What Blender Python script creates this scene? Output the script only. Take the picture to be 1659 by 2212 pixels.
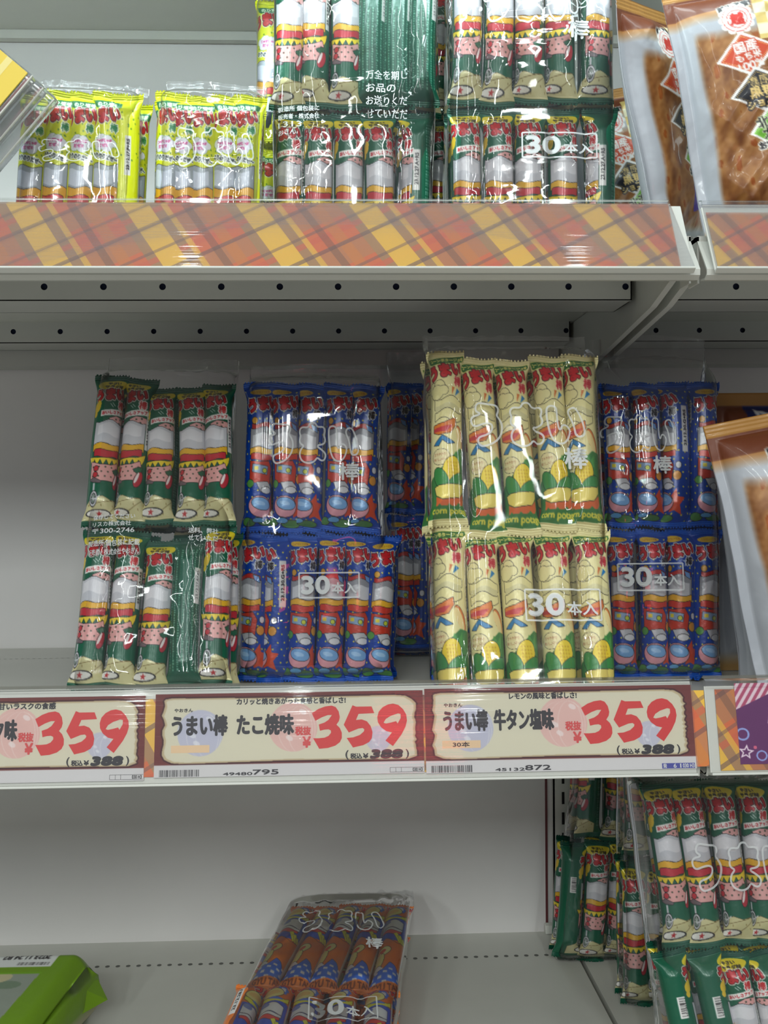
import bpy, bmesh, math, random
import numpy as np
from mathutils import Vector, Matrix, geometry

for o in list(bpy.data.objects): bpy.data.objects.remove(o)
SC = bpy.context.scene
COL = SC.collection
EYE = 110.0                                    # height of the lens above the floor, cm; all lengths below are in cm
def W(x, y, z): return Vector((x * .01, y * .01, (z + EYE) * .01))

# ---------------------------------------------------------------- camera (x along the shelf, y into the shelf, z up from lens height)
FPX, PITCH, YAW, ROLL, CAMY = 2409.9, .0154, .0431, -.0084, -80.80
_R = Vector((math.cos(YAW), -math.sin(YAW), 0))
_F = Vector((math.cos(PITCH) * math.sin(YAW), math.cos(PITCH) * math.cos(YAW), -math.sin(PITCH)))
_U = Vector((math.sin(PITCH) * math.sin(YAW), math.sin(PITCH) * math.cos(YAW), math.cos(PITCH)))
CX = math.cos(ROLL) * _R + math.sin(ROLL) * _U
CU = math.cos(ROLL) * _U - math.sin(ROLL) * _R
cam = bpy.data.cameras.new('camera'); camo = bpy.data.objects.new('camera', cam); COL.objects.link(camo)
cam.sensor_fit = 'VERTICAL'; cam.sensor_height = 36.0; cam.lens = 36.0 * FPX / 2212; cam.clip_start = .02
m = Matrix((CX, CU, -_F)).transposed().to_4x4(); m.translation = W(0, CAMY, 0); camo.matrix_world = m
SC.camera = camo
def ray(px, py):
    """direction (cm space) of the sight line through a photo pixel"""
    return _F + CX * ((px - 829.5) / FPX) - CU * ((py - 1106.0) / FPX)
def at(px, py, Y):
    """the point at depth Y that the photo shows at a pixel"""
    d = ray(px, py); t = (Y - CAMY) / d.y
    return Vector((d.x * t, Y, d.z * t))
def atz(px, py, Z):
    d = ray(px, py); t = Z / d.z
    return Vector((d.x * t, CAMY + d.y * t, Z))

# ---------------------------------------------------------------- light
SC.view_settings.view_transform = 'Standard'; SC.view_settings.look = 'None'; SC.view_settings.gamma = 1.0
SC.view_settings.use_curve_mapping = False
SC.view_settings.exposure = 0.0
wd = bpy.data.worlds.new('shop'); SC.world = wd; wd.use_nodes = True
wd.node_tree.nodes['Background'].inputs[0].default_value = (.80, .86, .92, 1); wd.node_tree.nodes['Background'].inputs[1].default_value = .28
def lamp(name, x, y, z, sx, sy, power, col, rot=(0, 0, 0)):
    l = bpy.data.lights.new(name, 'AREA'); l.shape = 'RECTANGLE'; l.size = sx * .01; l.size_y = sy * .01; l.energy = power; l.color = col
    o = bpy.data.objects.new(name, l); COL.objects.link(o); o.location = W(x, y, z); o.rotation_euler = rot
    return o
WHITE = (.93, 1.0, .98)
for x in (-95, -28, 48, 118):                  # fluorescent tubes on the shop ceiling, running across the aisle
    lamp('ceiling_tube_light', x, -150, 150, 3.0, 200, 7.0, WHITE)
for x in (-190, -105, -20, 70):                 # the next row of tubes, further out over the shop
    lamp('ceiling_tube_light', x, -390, 150, 6, 220, 52.0, WHITE)
lamp('shelf_strip_light', -18, 3, 52.3, 88, 2.5, 2.3, (.78, .96, 1.0), (math.radians(28), 0, 0))      # under the front edge of the top shelf
lamp('shelf_strip_light', 72, 3, 52.3, 88, 2.5, 1.3, (.78, .96, 1.0), (math.radians(28), 0, 0))
lamp('red_sign_light', 14, -112, 12, 16, 5, .16, (1.0, .06, .08), (math.radians(90), 0, 0))           # lit sign across the aisle

# ---------------------------------------------------------------- materials
def node_mat(name):
    ma = bpy.data.materials.new(name); ma.use_nodes = True
    nt = ma.node_tree; b = nt.nodes['Principled BSDF']; return ma, nt, b
def L(c):
    c = np.asarray(c, float) / 255; c = np.where(c <= .04045, c / 12.92, ((c + .055) / 1.055) ** 2.4); return (*[float(x) for x in c], 1)
def bump(nt, b, scale, dist, strength=.5, detail=4, stretch=None, target=None):
    tc = nt.nodes.new('ShaderNodeTexCoord'); n = nt.nodes.new('ShaderNodeTexNoise'); bp = nt.nodes.new('ShaderNodeBump')
    n.inputs['Scale'].default_value = scale; n.inputs['Detail'].default_value = detail
    if stretch:
        mp = nt.nodes.new('ShaderNodeMapping'); mp.inputs['Scale'].default_value = stretch
        nt.links.new(tc.outputs['Object'], mp.inputs[0]); nt.links.new(mp.outputs[0], n.inputs['Vector'])
    else: nt.links.new(tc.outputs['Object'], n.inputs['Vector'])
    bp.inputs['Strength'].default_value = strength; bp.inputs['Distance'].default_value = dist
    nt.links.new(n.outputs['Fac'], bp.inputs['Height']); nt.links.new(bp.outputs[0], (target or b.inputs['Normal']))
    return n
def plain(name, col, rough=.5, metal=0., spec=.5, vary=0., bumpy=None):
    ma, nt, b = node_mat(name); b.inputs['Base Color'].default_value = L(col); b.inputs['Roughness'].default_value = rough
    b.inputs['Metallic'].default_value = metal; b.inputs['Specular IOR Level'].default_value = spec
    if vary:
        tc = nt.nodes.new('ShaderNodeTexCoord'); n = nt.nodes.new('ShaderNodeTexNoise'); n.inputs['Scale'].default_value = 9; n.inputs['Detail'].default_value = 6
        r = nt.nodes.new('ShaderNodeValToRGB'); e = r.color_ramp.elements; c = np.asarray(col, float)
        e[0].position, e[1].position = .3, .7; e[0].color = L(c * (1 - vary)); e[1].color = L(np.minimum(255, c * (1 + vary)))
        nt.links.new(tc.outputs['Object'], n.inputs['Vector']); nt.links.new(n.outputs['Fac'], r.inputs[0]); nt.links.new(r.outputs[0], b.inputs['Base Color'])
    if bumpy: bump(nt, b, *bumpy)
    return ma
def printed(name, rough, spec=.5, metal=0., bumpy=None, coat=0.):
    """printed surface: the ink colour is carried by the mesh"""
    ma, nt, b = node_mat(name); a = nt.nodes.new('ShaderNodeAttribute'); a.attribute_name = 'print'
    nt.links.new(a.outputs['Color'], b.inputs['Base Color']); b.inputs['Roughness'].default_value = rough; b.inputs['Metallic'].default_value = metal
    b.inputs['Specular IOR Level'].default_value = spec; b.inputs['Coat Weight'].default_value = coat; b.inputs['Coat Roughness'].default_value = .06
    if bumpy: bump(nt, b, *bumpy)
    return ma
def clear(name, tint=.97, haze=.05, ior=1.45, rough=.06, gain=1.6, bumpy=None, floor=.02):
    """thin clear plastic: see-through, glossy towards grazing angles, with a little milky haze"""
    ma, nt, b = node_mat(name); nt.nodes.remove(b); out = nt.nodes['Material Output']
    t = nt.nodes.new('ShaderNodeBsdfTransparent'); t.inputs[0].default_value = (tint, tint, tint, 1)
    d = nt.nodes.new('ShaderNodeBsdfDiffuse'); d.inputs[0].default_value = (.75, .78, .8, 1)
    g = nt.nodes.new('ShaderNodeBsdfGlossy'); g.inputs['Roughness'].default_value = rough; g.inputs[0].default_value = (1, 1, 1, 1)
    f = nt.nodes.new('ShaderNodeFresnel'); f.inputs[0].default_value = ior
    ml = nt.nodes.new('ShaderNodeMath'); ml.operation = 'MULTIPLY_ADD'; ml.inputs[1].default_value = gain; ml.inputs[2].default_value = floor; ml.use_clamp = True
    m1 = nt.nodes.new('ShaderNodeMixShader'); m1.inputs[0].default_value = haze; m2 = nt.nodes.new('ShaderNodeMixShader')
    k = nt.links.new
    k(f.outputs[0], ml.inputs[0]); k(t.outputs[0], m1.inputs[1]); k(d.outputs[0], m1.inputs[2]); k(ml.outputs[0], m2.inputs[0]); k(m1.outputs[0], m2.inputs[1]); k(g.outputs[0], m2.inputs[2]); k(m2.outputs[0], out.inputs[0])
    if bumpy: bump(nt, None, *bumpy, target=g.inputs['Normal'])
    return ma
def film_print(name):
    """thin white ink on clear film: half covering"""
    ma, nt, b = node_mat(name); b.inputs['Base Color'].default_value = L((232, 234, 234)); b.inputs['Roughness'].default_value = .5
    t = nt.nodes.new('ShaderNodeBsdfTransparent'); mx = nt.nodes.new('ShaderNodeMixShader'); mx.inputs[0].default_value = .62
    nt.links.new(t.outputs[0], mx.inputs[1]); nt.links.new(b.outputs[0], mx.inputs[2]); nt.links.new(mx.outputs[0], nt.nodes['Material Output'].inputs[0]); return ma
def plaid(name):
    """woven-look tartan paper: crossing slanted bands"""
    ma, nt, b = node_mat(name); k = nt.links.new
    tc = nt.nodes.new('ShaderNodeTexCoord'); sp = nt.nodes.new('ShaderNodeSeparateXYZ'); k(tc.outputs['Object'], sp.inputs[0])
    def mth(op, a, c=None, d=None):
        n = nt.nodes.new('ShaderNodeMath'); n.operation = op
        for i, v in enumerate((a, c, d)):
            if v is None: continue
            if isinstance(v, (int, float)): n.inputs[i].default_value = v
            else: k(v, n.inputs[i])
        return n.outputs[0]
    def fam(ax, az, per, ph): return mth('FRACT', mth('ADD', mth('ADD', mth('MULTIPLY', sp.outputs[0], ax / per), mth('MULTIPLY', sp.outputs[2], az / per)), ph))
    def stripe(t, lo, hi): return mth('MULTIPLY', mth('GREATER_THAN', t, lo), mth('LESS_THAN', t, hi))
    A = fam(100, 58, 8.4, .12); B = fam(100, -165, 8.4, .3)
    def mix(fac, c1, c2, amt):
        n = nt.nodes.new('ShaderNodeMix'); n.data_type = 'RGBA'
        k(mth('MULTIPLY', fac, amt), n.inputs[0])
        for v, i in ((c1, 6), (c2, 7)):
            if isinstance(v, tuple): n.inputs[i].default_value = v
            else: k(v, n.inputs[i])
        return n.outputs[2]
    c = mix(stripe(A, .0, .46), L((208, 102, 54)), L((166, 122, 80)), 1.0)
    c = mix(stripe(B, .38, .78), c, L((168, 126, 82)), .6)
    c = mix(stripe(B, .0, .12), c, L((204, 92, 58)), .7)
    c = mix(stripe(A, .10, .34), c, L((230, 180, 58)), .95); c = mix(stripe(A, .44, .50), c, L((230, 180, 58)), .7); c = mix(stripe(A, .74, .86), c, L((200, 120, 50)), .7)
    c = mix(stripe(B, .30, .38), c, L((112, 84, 76)), .75); c = mix(stripe(B, .86, .92), c, L((112, 84, 76)), .6); c = mix(stripe(A, .62, .70), c, L((96, 70, 60)), .5)
    k(c, b.inputs['Base Color']); b.inputs['Roughness'].default_value = .45
    return ma

M = dict(
    steel=plain('painted_steel', (200, 200, 192), .42, vary=.02, bumpy=(260, .0002, .25, 3)),
    steel_dim=plain('painted_steel_rib', (182, 182, 176), .45, vary=.02),
    panel=plain('back_panel_paint', (218, 215, 213), .38, vary=.012, bumpy=(300, .0002, .3, 3)),
    hole=plain('punched_hole', (10, 22, 52), .8), slot=plain('slot_dark', (14, 13, 13), .9),
    gap=plain('dark_gap', (22, 21, 20), .9), trim=plain('dark_red_edge', (96, 40, 44), .5),
    rail=plain('white_rail', (206, 206, 198), .35), film=clear('bag_film', .985, .02, 1.30, .04, 1.75, (60, .0006, .15, 2, (1, .5, .35)), 0.),
    clear=clear('clear_plastic', .985, .008, 1.45, .05, .6, (40, .0004, .12, 2, (.02, 1, 22)), 0.), clear2=clear('clear_tray', .8, .12, 1.45, .15, 1.5),
    white=film_print('white_film_print'), seal=clear('heat_seal_film', .95, .10, 1.35, .12, 1.7, (140, .0008, .5, 2, (.2, 1, 6)), 0.), wrap=printed('printed_wrapper', .28, .45, .08, (150, .0011, .35, 3), .25),
    paper=printed('printed_card', .55, .3), pouch=printed('printed_pouch', .38, .35, .05, (38, .004, .30, 3), .12), plaid=plaid('tartan_paper'),
    ink=plain('black_ink', (34, 28, 36), .5), red=plain('red_ink', (206, 44, 44), .5), pinkred=plain('pale_red_ink', (206, 66, 66), .5), cardwhite=plain('card_white', (216, 214, 212), .5),
    peach=plain('peach_ink', (224, 190, 150), .5), blueink=plain('blue_ink', (62, 66, 150), .5), yellow=plain('yellow_card', (240, 208, 60), .4), straw=plain('straw_ink', (244, 226, 140), .4), floor=plain('vinyl_floor', (176, 172, 166), .3),
)

# ---------------------------------------------------------------- mesh helpers
def tag(o, label=None, cat=None, group=None, kind=None):
    for k, v in (('label', label), ('category', cat), ('group', group), ('kind', kind)):
        if v: o[k] = v
    return o
def make_mesh(name, v, f, mats, idx=None, smooth=False, colors=None):
    """v: N x 3 in cm; f: list/array of faces"""
    me = bpy.data.meshes.new(name); v = np.asarray(v, float) * .01
    if isinstance(f, np.ndarray) and f.ndim == 2:
        me.vertices.add(len(v)); me.vertices.foreach_set('co', v.ravel()); n = f.shape[1]
        me.loops.add(f.size); me.loops.foreach_set('vertex_index', f.ravel().astype(np.int32))
        me.polygons.add(len(f)); me.polygons.foreach_set('loop_start', np.arange(0, f.size, n, dtype=np.int32)); me.polygons.foreach_set('loop_total', np.full(len(f), n, np.int32)); me.update(calc_edges=True)
    else: me.from_pydata([tuple(p) for p in v], [], [tuple(int(i) for i in q) for q in f]); me.update()
    for ma in (mats if isinstance(mats, (list, tuple)) else [mats]): me.materials.append(ma)
    if idx is not None: me.polygons.foreach_set('material_index', np.asarray(idx, np.int32))
    if smooth: me.polygons.foreach_set('use_smooth', np.ones(len(me.polygons), bool))
    if colors is not None:
        at_ = me.color_attributes.new('print', 'FLOAT_COLOR', 'POINT'); c = np.ones((len(v), 4)); c[:, :3] = colors
        at_.data.foreach_set('color', c.ravel())
    me.update(); return me
def obj(name, me, parent=None, loc=None):
    o = bpy.data.objects.new(name, me); COL.objects.link(o)
    if parent is not None: o.parent = parent
    if loc is not None: o.location = loc
    return o
def root(name, label, cat, loc, group=None, rot=None):
    o = bpy.data.objects.new(name, None); o.empty_display_size = .02; COL.objects.link(o); o.location = loc
    if rot is not None: o.rotation_euler = rot
    return tag(o, label, cat, group)
class MB:
    """collects boxes and sheets into one mesh (cm)"""
    def __init__(s): s.v, s.f, s.i = [], [], []
    def add(s, v, f, mi=0):
        n = len(s.v); s.v += [tuple(p) for p in v]; s.f += [tuple(n + i for i in q) for q in f]; s.i += [mi] * len(f)
    def box(s, x0, x1, y0, y1, z0, z1, mi=0):
        s.add([(x0, y0, z0), (x1, y0, z0), (x1, y1, z0), (x0, y1, z0), (x0, y0, z1), (x1, y0, z1), (x1, y1, z1), (x0, y1, z1)],
              [(0, 3, 2, 1), (4, 5, 6, 7), (0, 1, 5, 4), (1, 2, 6, 5), (2, 3, 7, 6), (3, 0, 4, 7)], mi)
    def prism(s, prof, x0, x1, mi=0):
        """extrude a closed y-z profile (counter-clockwise seen from -x) along x"""
        n = len(prof); s.add([(x0, y, z) for y, z in prof] + [(x1, y, z) for y, z in prof],
              [(i, (i + 1) % n, n + (i + 1) % n, n + i) for i in range(n)] + [tuple(range(n))[::-1], tuple(range(n, 2 * n))], mi)
    def sheet(s, line, th, x0, x1, mi=0):
        """a bent sheet: the open y-z polyline given a thickness, extruded along x"""
        p = np.asarray(line, float); d = np.gradient(p, axis=0); d /= np.linalg.norm(d, axis=1)[:, None]; nrm = np.stack([-d[:, 1], d[:, 0]], 1) * th / 2
        s.prism([tuple(q) for q in p + nrm] + [tuple(q) for q in (p - nrm)[::-1]], x0, x1, mi)
    def disc(s, cx, y, cz, r, mi=0, axis='y', n=16, ry=None):
        ry = ry or r
        if axis == 'y': v = [(cx + r * math.cos(t * 2 * math.pi / n), y, cz + ry * math.sin(t * 2 * math.pi / n)) for t in range(n)]
        else: v = [(cx + r * math.cos(t * 2 * math.pi / n), y + ry * math.sin(t * 2 * math.pi / n), cz) for t in range(n)]
        s.add(v, [tuple(range(n))], mi)
    def punched(s, x0, x1, y, z0, z1, xs, r, zc, depth=.35, n=20, mh=1, th=.12):
        """a vertical face with real round holes, dark inside"""
        xs = [x for x in xs if x0 + r < x < x1 - r]; cuts = [x0] + [(a + b) / 2 for a, b in zip(xs, xs[1:])] + [x1]
        for x, a, b in zip(xs, cuts, cuts[1:]):
            ring = [(x + r * math.cos(2 * math.pi * t / n), zc + r * math.sin(2 * math.pi * t / n)) for t in range(n)]
            sq = []
            for t in range(n):
                c, sn = math.cos(2 * math.pi * t / n), math.sin(2 * math.pi * t / n)
                tx = (b - x if c > 0 else x - a) / max(1e-9, abs(c)); tz = (z1 - zc if sn > 0 else zc - z0) / max(1e-9, abs(sn)); k = min(tx, tz); sq.append((x + k * c, zc + k * sn))
            cor = []
            v = [(p, y, q) for p, q in ring] + [(p, y, q) for p, q in sq] + [(p, y + depth, q) for p, q in ring]
            f = [(t, (t + 1) % n, n + (t + 1) % n, n + t)[::-1] for t in range(n)]
            s.add(v, f, 0); base = len(s.v) - 3 * n
            # corners the rays skip
            for cxn, czn in ((a, z0), (b, z0), (b, z1), (a, z1)):
                best = sorted(range(n), key=lambda t: (sq[t][0] - cxn) ** 2 + (sq[t][1] - czn) ** 2)[:1][0]
                pr = [t for t in range(n) if abs(sq[t][0] - cxn) < 1e-6]; pq = [t for t in range(n) if abs(sq[t][1] - czn) < 1e-6]
                if pr and pq:
                    t1 = min(pr, key=lambda t: abs(sq[t][1] - czn)); t2 = min(pq, key=lambda t: abs(sq[t][0] - cxn))
                    s.add([(cxn, y, czn), (sq[t1][0], y, sq[t1][1]), (sq[t2][0], y, sq[t2][1])], [(0, 1, 2)], 0)
            n0 = len(s.v); s.add([(p, y, q) for p, q in ring] + [(p, y + depth, q) for p, q in ring], [(t, (t + 1) % n, n + (t + 1) % n, n + t) for t in range(n)] + [tuple(range(n, 2 * n))], mh)
    def build(s, name, mats, parent=None, loc=None, smooth=False, origin=None, bev=0):
        v = np.asarray(s.v, float)
        if origin is not None: v = v - np.asarray(origin)
        o = obj(name, make_mesh(name, v, s.f, mats, s.i, smooth), parent, loc)
        if bev:
            b = o.modifiers.new('bevel', 'BEVEL'); b.width = bev * .01; b.segments = 2; b.limit_method = 'ANGLE'; b.angle_limit = math.radians(50)
        return o
def struct(name, mb, mats, bev=0):
    o = mb.build(name, mats, None, W(0, 0, 0), bev=bev); o['kind'] = 'structure'; return o
# ---------------------------------------------------------------- lettering and print artwork
PX = 44                                   # print resolution, dots per cm
_TT = {}
def glyphs(body, bold=0.0, shear=0.0):
    """filled lettering as 2-D triangles, normalised to its own bounding box"""
    k = (body, bold, shear)
    if k in _TT: return _TT[k]
    cu = bpy.data.curves.new('lettering', 'FONT')
    cu.body = body; cu.offset = bold; cu.shear = shear; cu.resolution_u = 4
    ob = bpy.data.objects.new('lettering', cu); bpy.context.scene.collection.objects.link(ob)
    dg = bpy.context.evaluated_depsgraph_get(); dg.update()
    ev = ob.evaluated_get(dg); me = ev.to_mesh()
    me.calc_loop_triangles()
    n = len(me.vertices); co = np.zeros(n * 3); me.vertices.foreach_get('co', co); co = co.reshape(-1, 3)[:, :2]
    m = len(me.loop_triangles); tr = np.zeros(m * 3, int); me.loop_triangles.foreach_get('vertices', tr); tr = tr.reshape(-1, 3)
    ev.to_mesh_clear(); bpy.data.objects.remove(ob); bpy.data.curves.remove(cu)
    lo, hi = co.min(0), co.max(0); asp = (hi[0] - lo[0]) / max(1e-6, hi[1] - lo[1])
    co = (co - lo) / np.maximum(hi - lo, 1e-6)
    _TT[k] = (co, tr, asp)
    return _TT[k]

def srgb(c):
    c = np.asarray(c, float) / 255.0
    return np.where(c <= .04045, c / 12.92, ((c + .055) / 1.055) ** 2.4)

class Canvas:
    """a small raster for the printed artwork; u to the right from u0, v downwards, in cm"""
    def __init__(s, u0, w, h, col, px=PX):
        s.u0, s.w, s.h, s.px = u0, w, h, px
        s.W, s.H = int(round(w * px)), int(round(h * px))
        s.a = np.empty((s.H, s.W, 3)); s.a[:] = col
        s.U, s.V = np.meshgrid((np.arange(s.W) + .5) / px + u0, (np.arange(s.H) + .5) / px)
    def put(s, mask, col): s.a[mask] = col
    def m_poly(s, pts):
        m = np.zeros((s.H, s.W), bool); n = len(pts)
        for i in range(n):
            (x0, y0), (x1, y1) = pts[i], pts[(i + 1) % n]
            if y0 == y1: continue
            c = ((y0 > s.V) != (y1 > s.V)) & (s.U < (x1 - x0) * (s.V - y0) / (y1 - y0) + x0)
            m ^= c
        return m
    def poly(s, pts, col, line=None, lw=.05):
        m = s.m_poly(pts)
        if line is not None: s.put(s.grow(m, lw), line)
        s.put(m, col)
    def m_ell(s, cx, cy, rx, ry, rot=0):
        c, n = math.cos(rot), math.sin(rot); x, y = s.U - cx, s.V - cy
        return ((c * x + n * y) / rx) ** 2 + ((-n * x + c * y) / ry) ** 2 < 1
    def ell(s, cx, cy, rx, ry, col, rot=0, line=None, lw=.05):
        if line is not None: s.put(s.m_ell(cx, cy, rx + lw, ry + lw, rot), line)
        s.put(s.m_ell(cx, cy, rx, ry, rot), col)
    def rect(s, x0, y0, x1, y1, col): s.put((s.U > x0) & (s.U < x1) & (s.V > y0) & (s.V < y1), col)
    def star(s, cx, cy, r, col, rot=0, k=.45):
        s.poly([(cx + (r if i % 2 == 0 else r * k) * math.sin(rot + i * math.pi / 5), cy - (r if i % 2 == 0 else r * k) * math.cos(rot + i * math.pi / 5)) for i in range(10)], col)
    def line(s, x0, y0, x1, y1, lw, col):
        d = np.hypot(x1 - x0, y1 - y0); nx, ny = -(y1 - y0) / d * lw / 2, (x1 - x0) / d * lw / 2
        s.poly([(x0 + nx, y0 + ny), (x1 + nx, y1 + ny), (x1 - nx, y1 - ny), (x0 - nx, y0 - ny)], col)
    def grow(s, m, r):
        k = max(1, int(round(r * s.px))); o = m.copy()
        for dy in range(-k, k + 1):
            dx = int(math.sqrt(max(0, k * k - dy * dy)))
            for x in {-dx, 0, dx, -(dx // 2), dx // 2}:
                t = np.zeros_like(m)
                ys, yd = (slice(0, s.H - dy), slice(dy, s.H)) if dy >= 0 else (slice(-dy, s.H), slice(0, s.H + dy))
                xs, xd = (slice(0, s.W - x), slice(x, s.W)) if x >= 0 else (slice(-x, s.W), slice(0, s.W + x))
                t[yd, xd] = m[ys, xs]; o |= t
        return o
    def m_text(s, body, cx, cy, w, h, rot=0, bold=0., shear=0., skew=0.):
        fat = bold; bold = .05 if body == 'うまい' and bold else 0.
        co, tr, asp = glyphs(body, bold, shear)
        x, y = (co[:, 0] - .5) * w, (.5 - co[:, 1]) * h
        y = y + skew * x
        c, n = math.cos(rot), math.sin(rot)
        P = np.stack([cx + c * x - n * y - s.u0, cy + n * x + c * y], 1) * s.px
        m = np.zeros((s.H, s.W), bool)
        for t in tr:
            p = P[t]; x0, y0 = np.floor(p.min(0)).astype(int); x1, y1 = np.ceil(p.max(0)).astype(int) + 1
            x0, y0, x1, y1 = max(x0, 0), max(y0, 0), min(x1, s.W), min(y1, s.H)
            if x0 >= x1 or y0 >= y1: continue
            X, Y = np.meshgrid(np.arange(x0, x1) + .5, np.arange(y0, y1) + .5)
            d = (p[1, 1] - p[2, 1]) * (p[0, 0] - p[2, 0]) + (p[2, 0] - p[1, 0]) * (p[0, 1] - p[2, 1])
            if abs(d) < 1e-9: continue
            a = ((p[1, 1] - p[2, 1]) * (X - p[2, 0]) + (p[2, 0] - p[1, 0]) * (Y - p[2, 1])) / d
            b = ((p[2, 1] - p[0, 1]) * (X - p[2, 0]) + (p[0, 0] - p[2, 0]) * (Y - p[2, 1])) / d
            m[y0:y1, x0:x1] |= (a >= -1e-6) & (b >= -1e-6) & (a + b <= 1 + 1e-6)
        if fat and not bold: m = s.grow(m, fat * max(.5, h))
        if bold and fat > .05: m = s.grow(m, (fat - .05) * h * 1.6)
        return m
    def text(s, body, cx, cy, w, h, col, out=None, ow=.06, out2=None, ow2=.12, **k):
        m = s.m_text(body, cx, cy, w, h, **k)
        if out2 is not None: s.put(s.grow(m, ow2), out2)
        if out is not None: s.put(s.grow(m, ow), out)
        s.put(m, col)
    def sample(s, u, v):
        x = np.clip((u - s.u0) * s.px - .5, 0, s.W - 1.001); y = np.clip(v * s.px - .5, 0, s.H - 1.001)
        i, j = x.astype(int), y.astype(int); fx, fy = (x - i)[..., None], (y - j)[..., None]
        A = s.a
        r = (A[j, i] * (1 - fx) + A[j, i + 1] * fx) * (1 - fy) + (A[j + 1, i] * (1 - fx) + A[j + 1, i + 1] * fx) * fy
        return srgb(r)
    def soften(s):
        a = s.a; p = np.pad(a, ((1, 1), (1, 1), (0, 0)), 'edge')
        s.a = (p[:-2, 1:-1] + p[2:, 1:-1] + p[1:-1, :-2] + p[1:-1, 2:] + 2 * p[1:-1, 1:-1]) / 6

INK = (32, 26, 30)
def logo(c, cx, cy, w, h, rot=-.14, out2=(235, 225, 215)):
    """the big red lettering across the top of every wrapper"""
    c.text('うまい', cx, cy, w, h, (190, 34, 42), out=(62, 14, 26), ow=.07, out2=out2, ow2=.13, rot=rot, bold=.06)

def band(c, v0, v1, col, hw, amp=.14, line=INK, u=0.):
    t = np.linspace(-hw, hw, 15)
    c.poly([(u + x, v0 + amp * math.sin(3 * x + v0)) for x in t] + [(u + x, v1 + amp * math.sin(3 * x + v0 + 1)) for x in t[::-1]], col, line)

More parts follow.
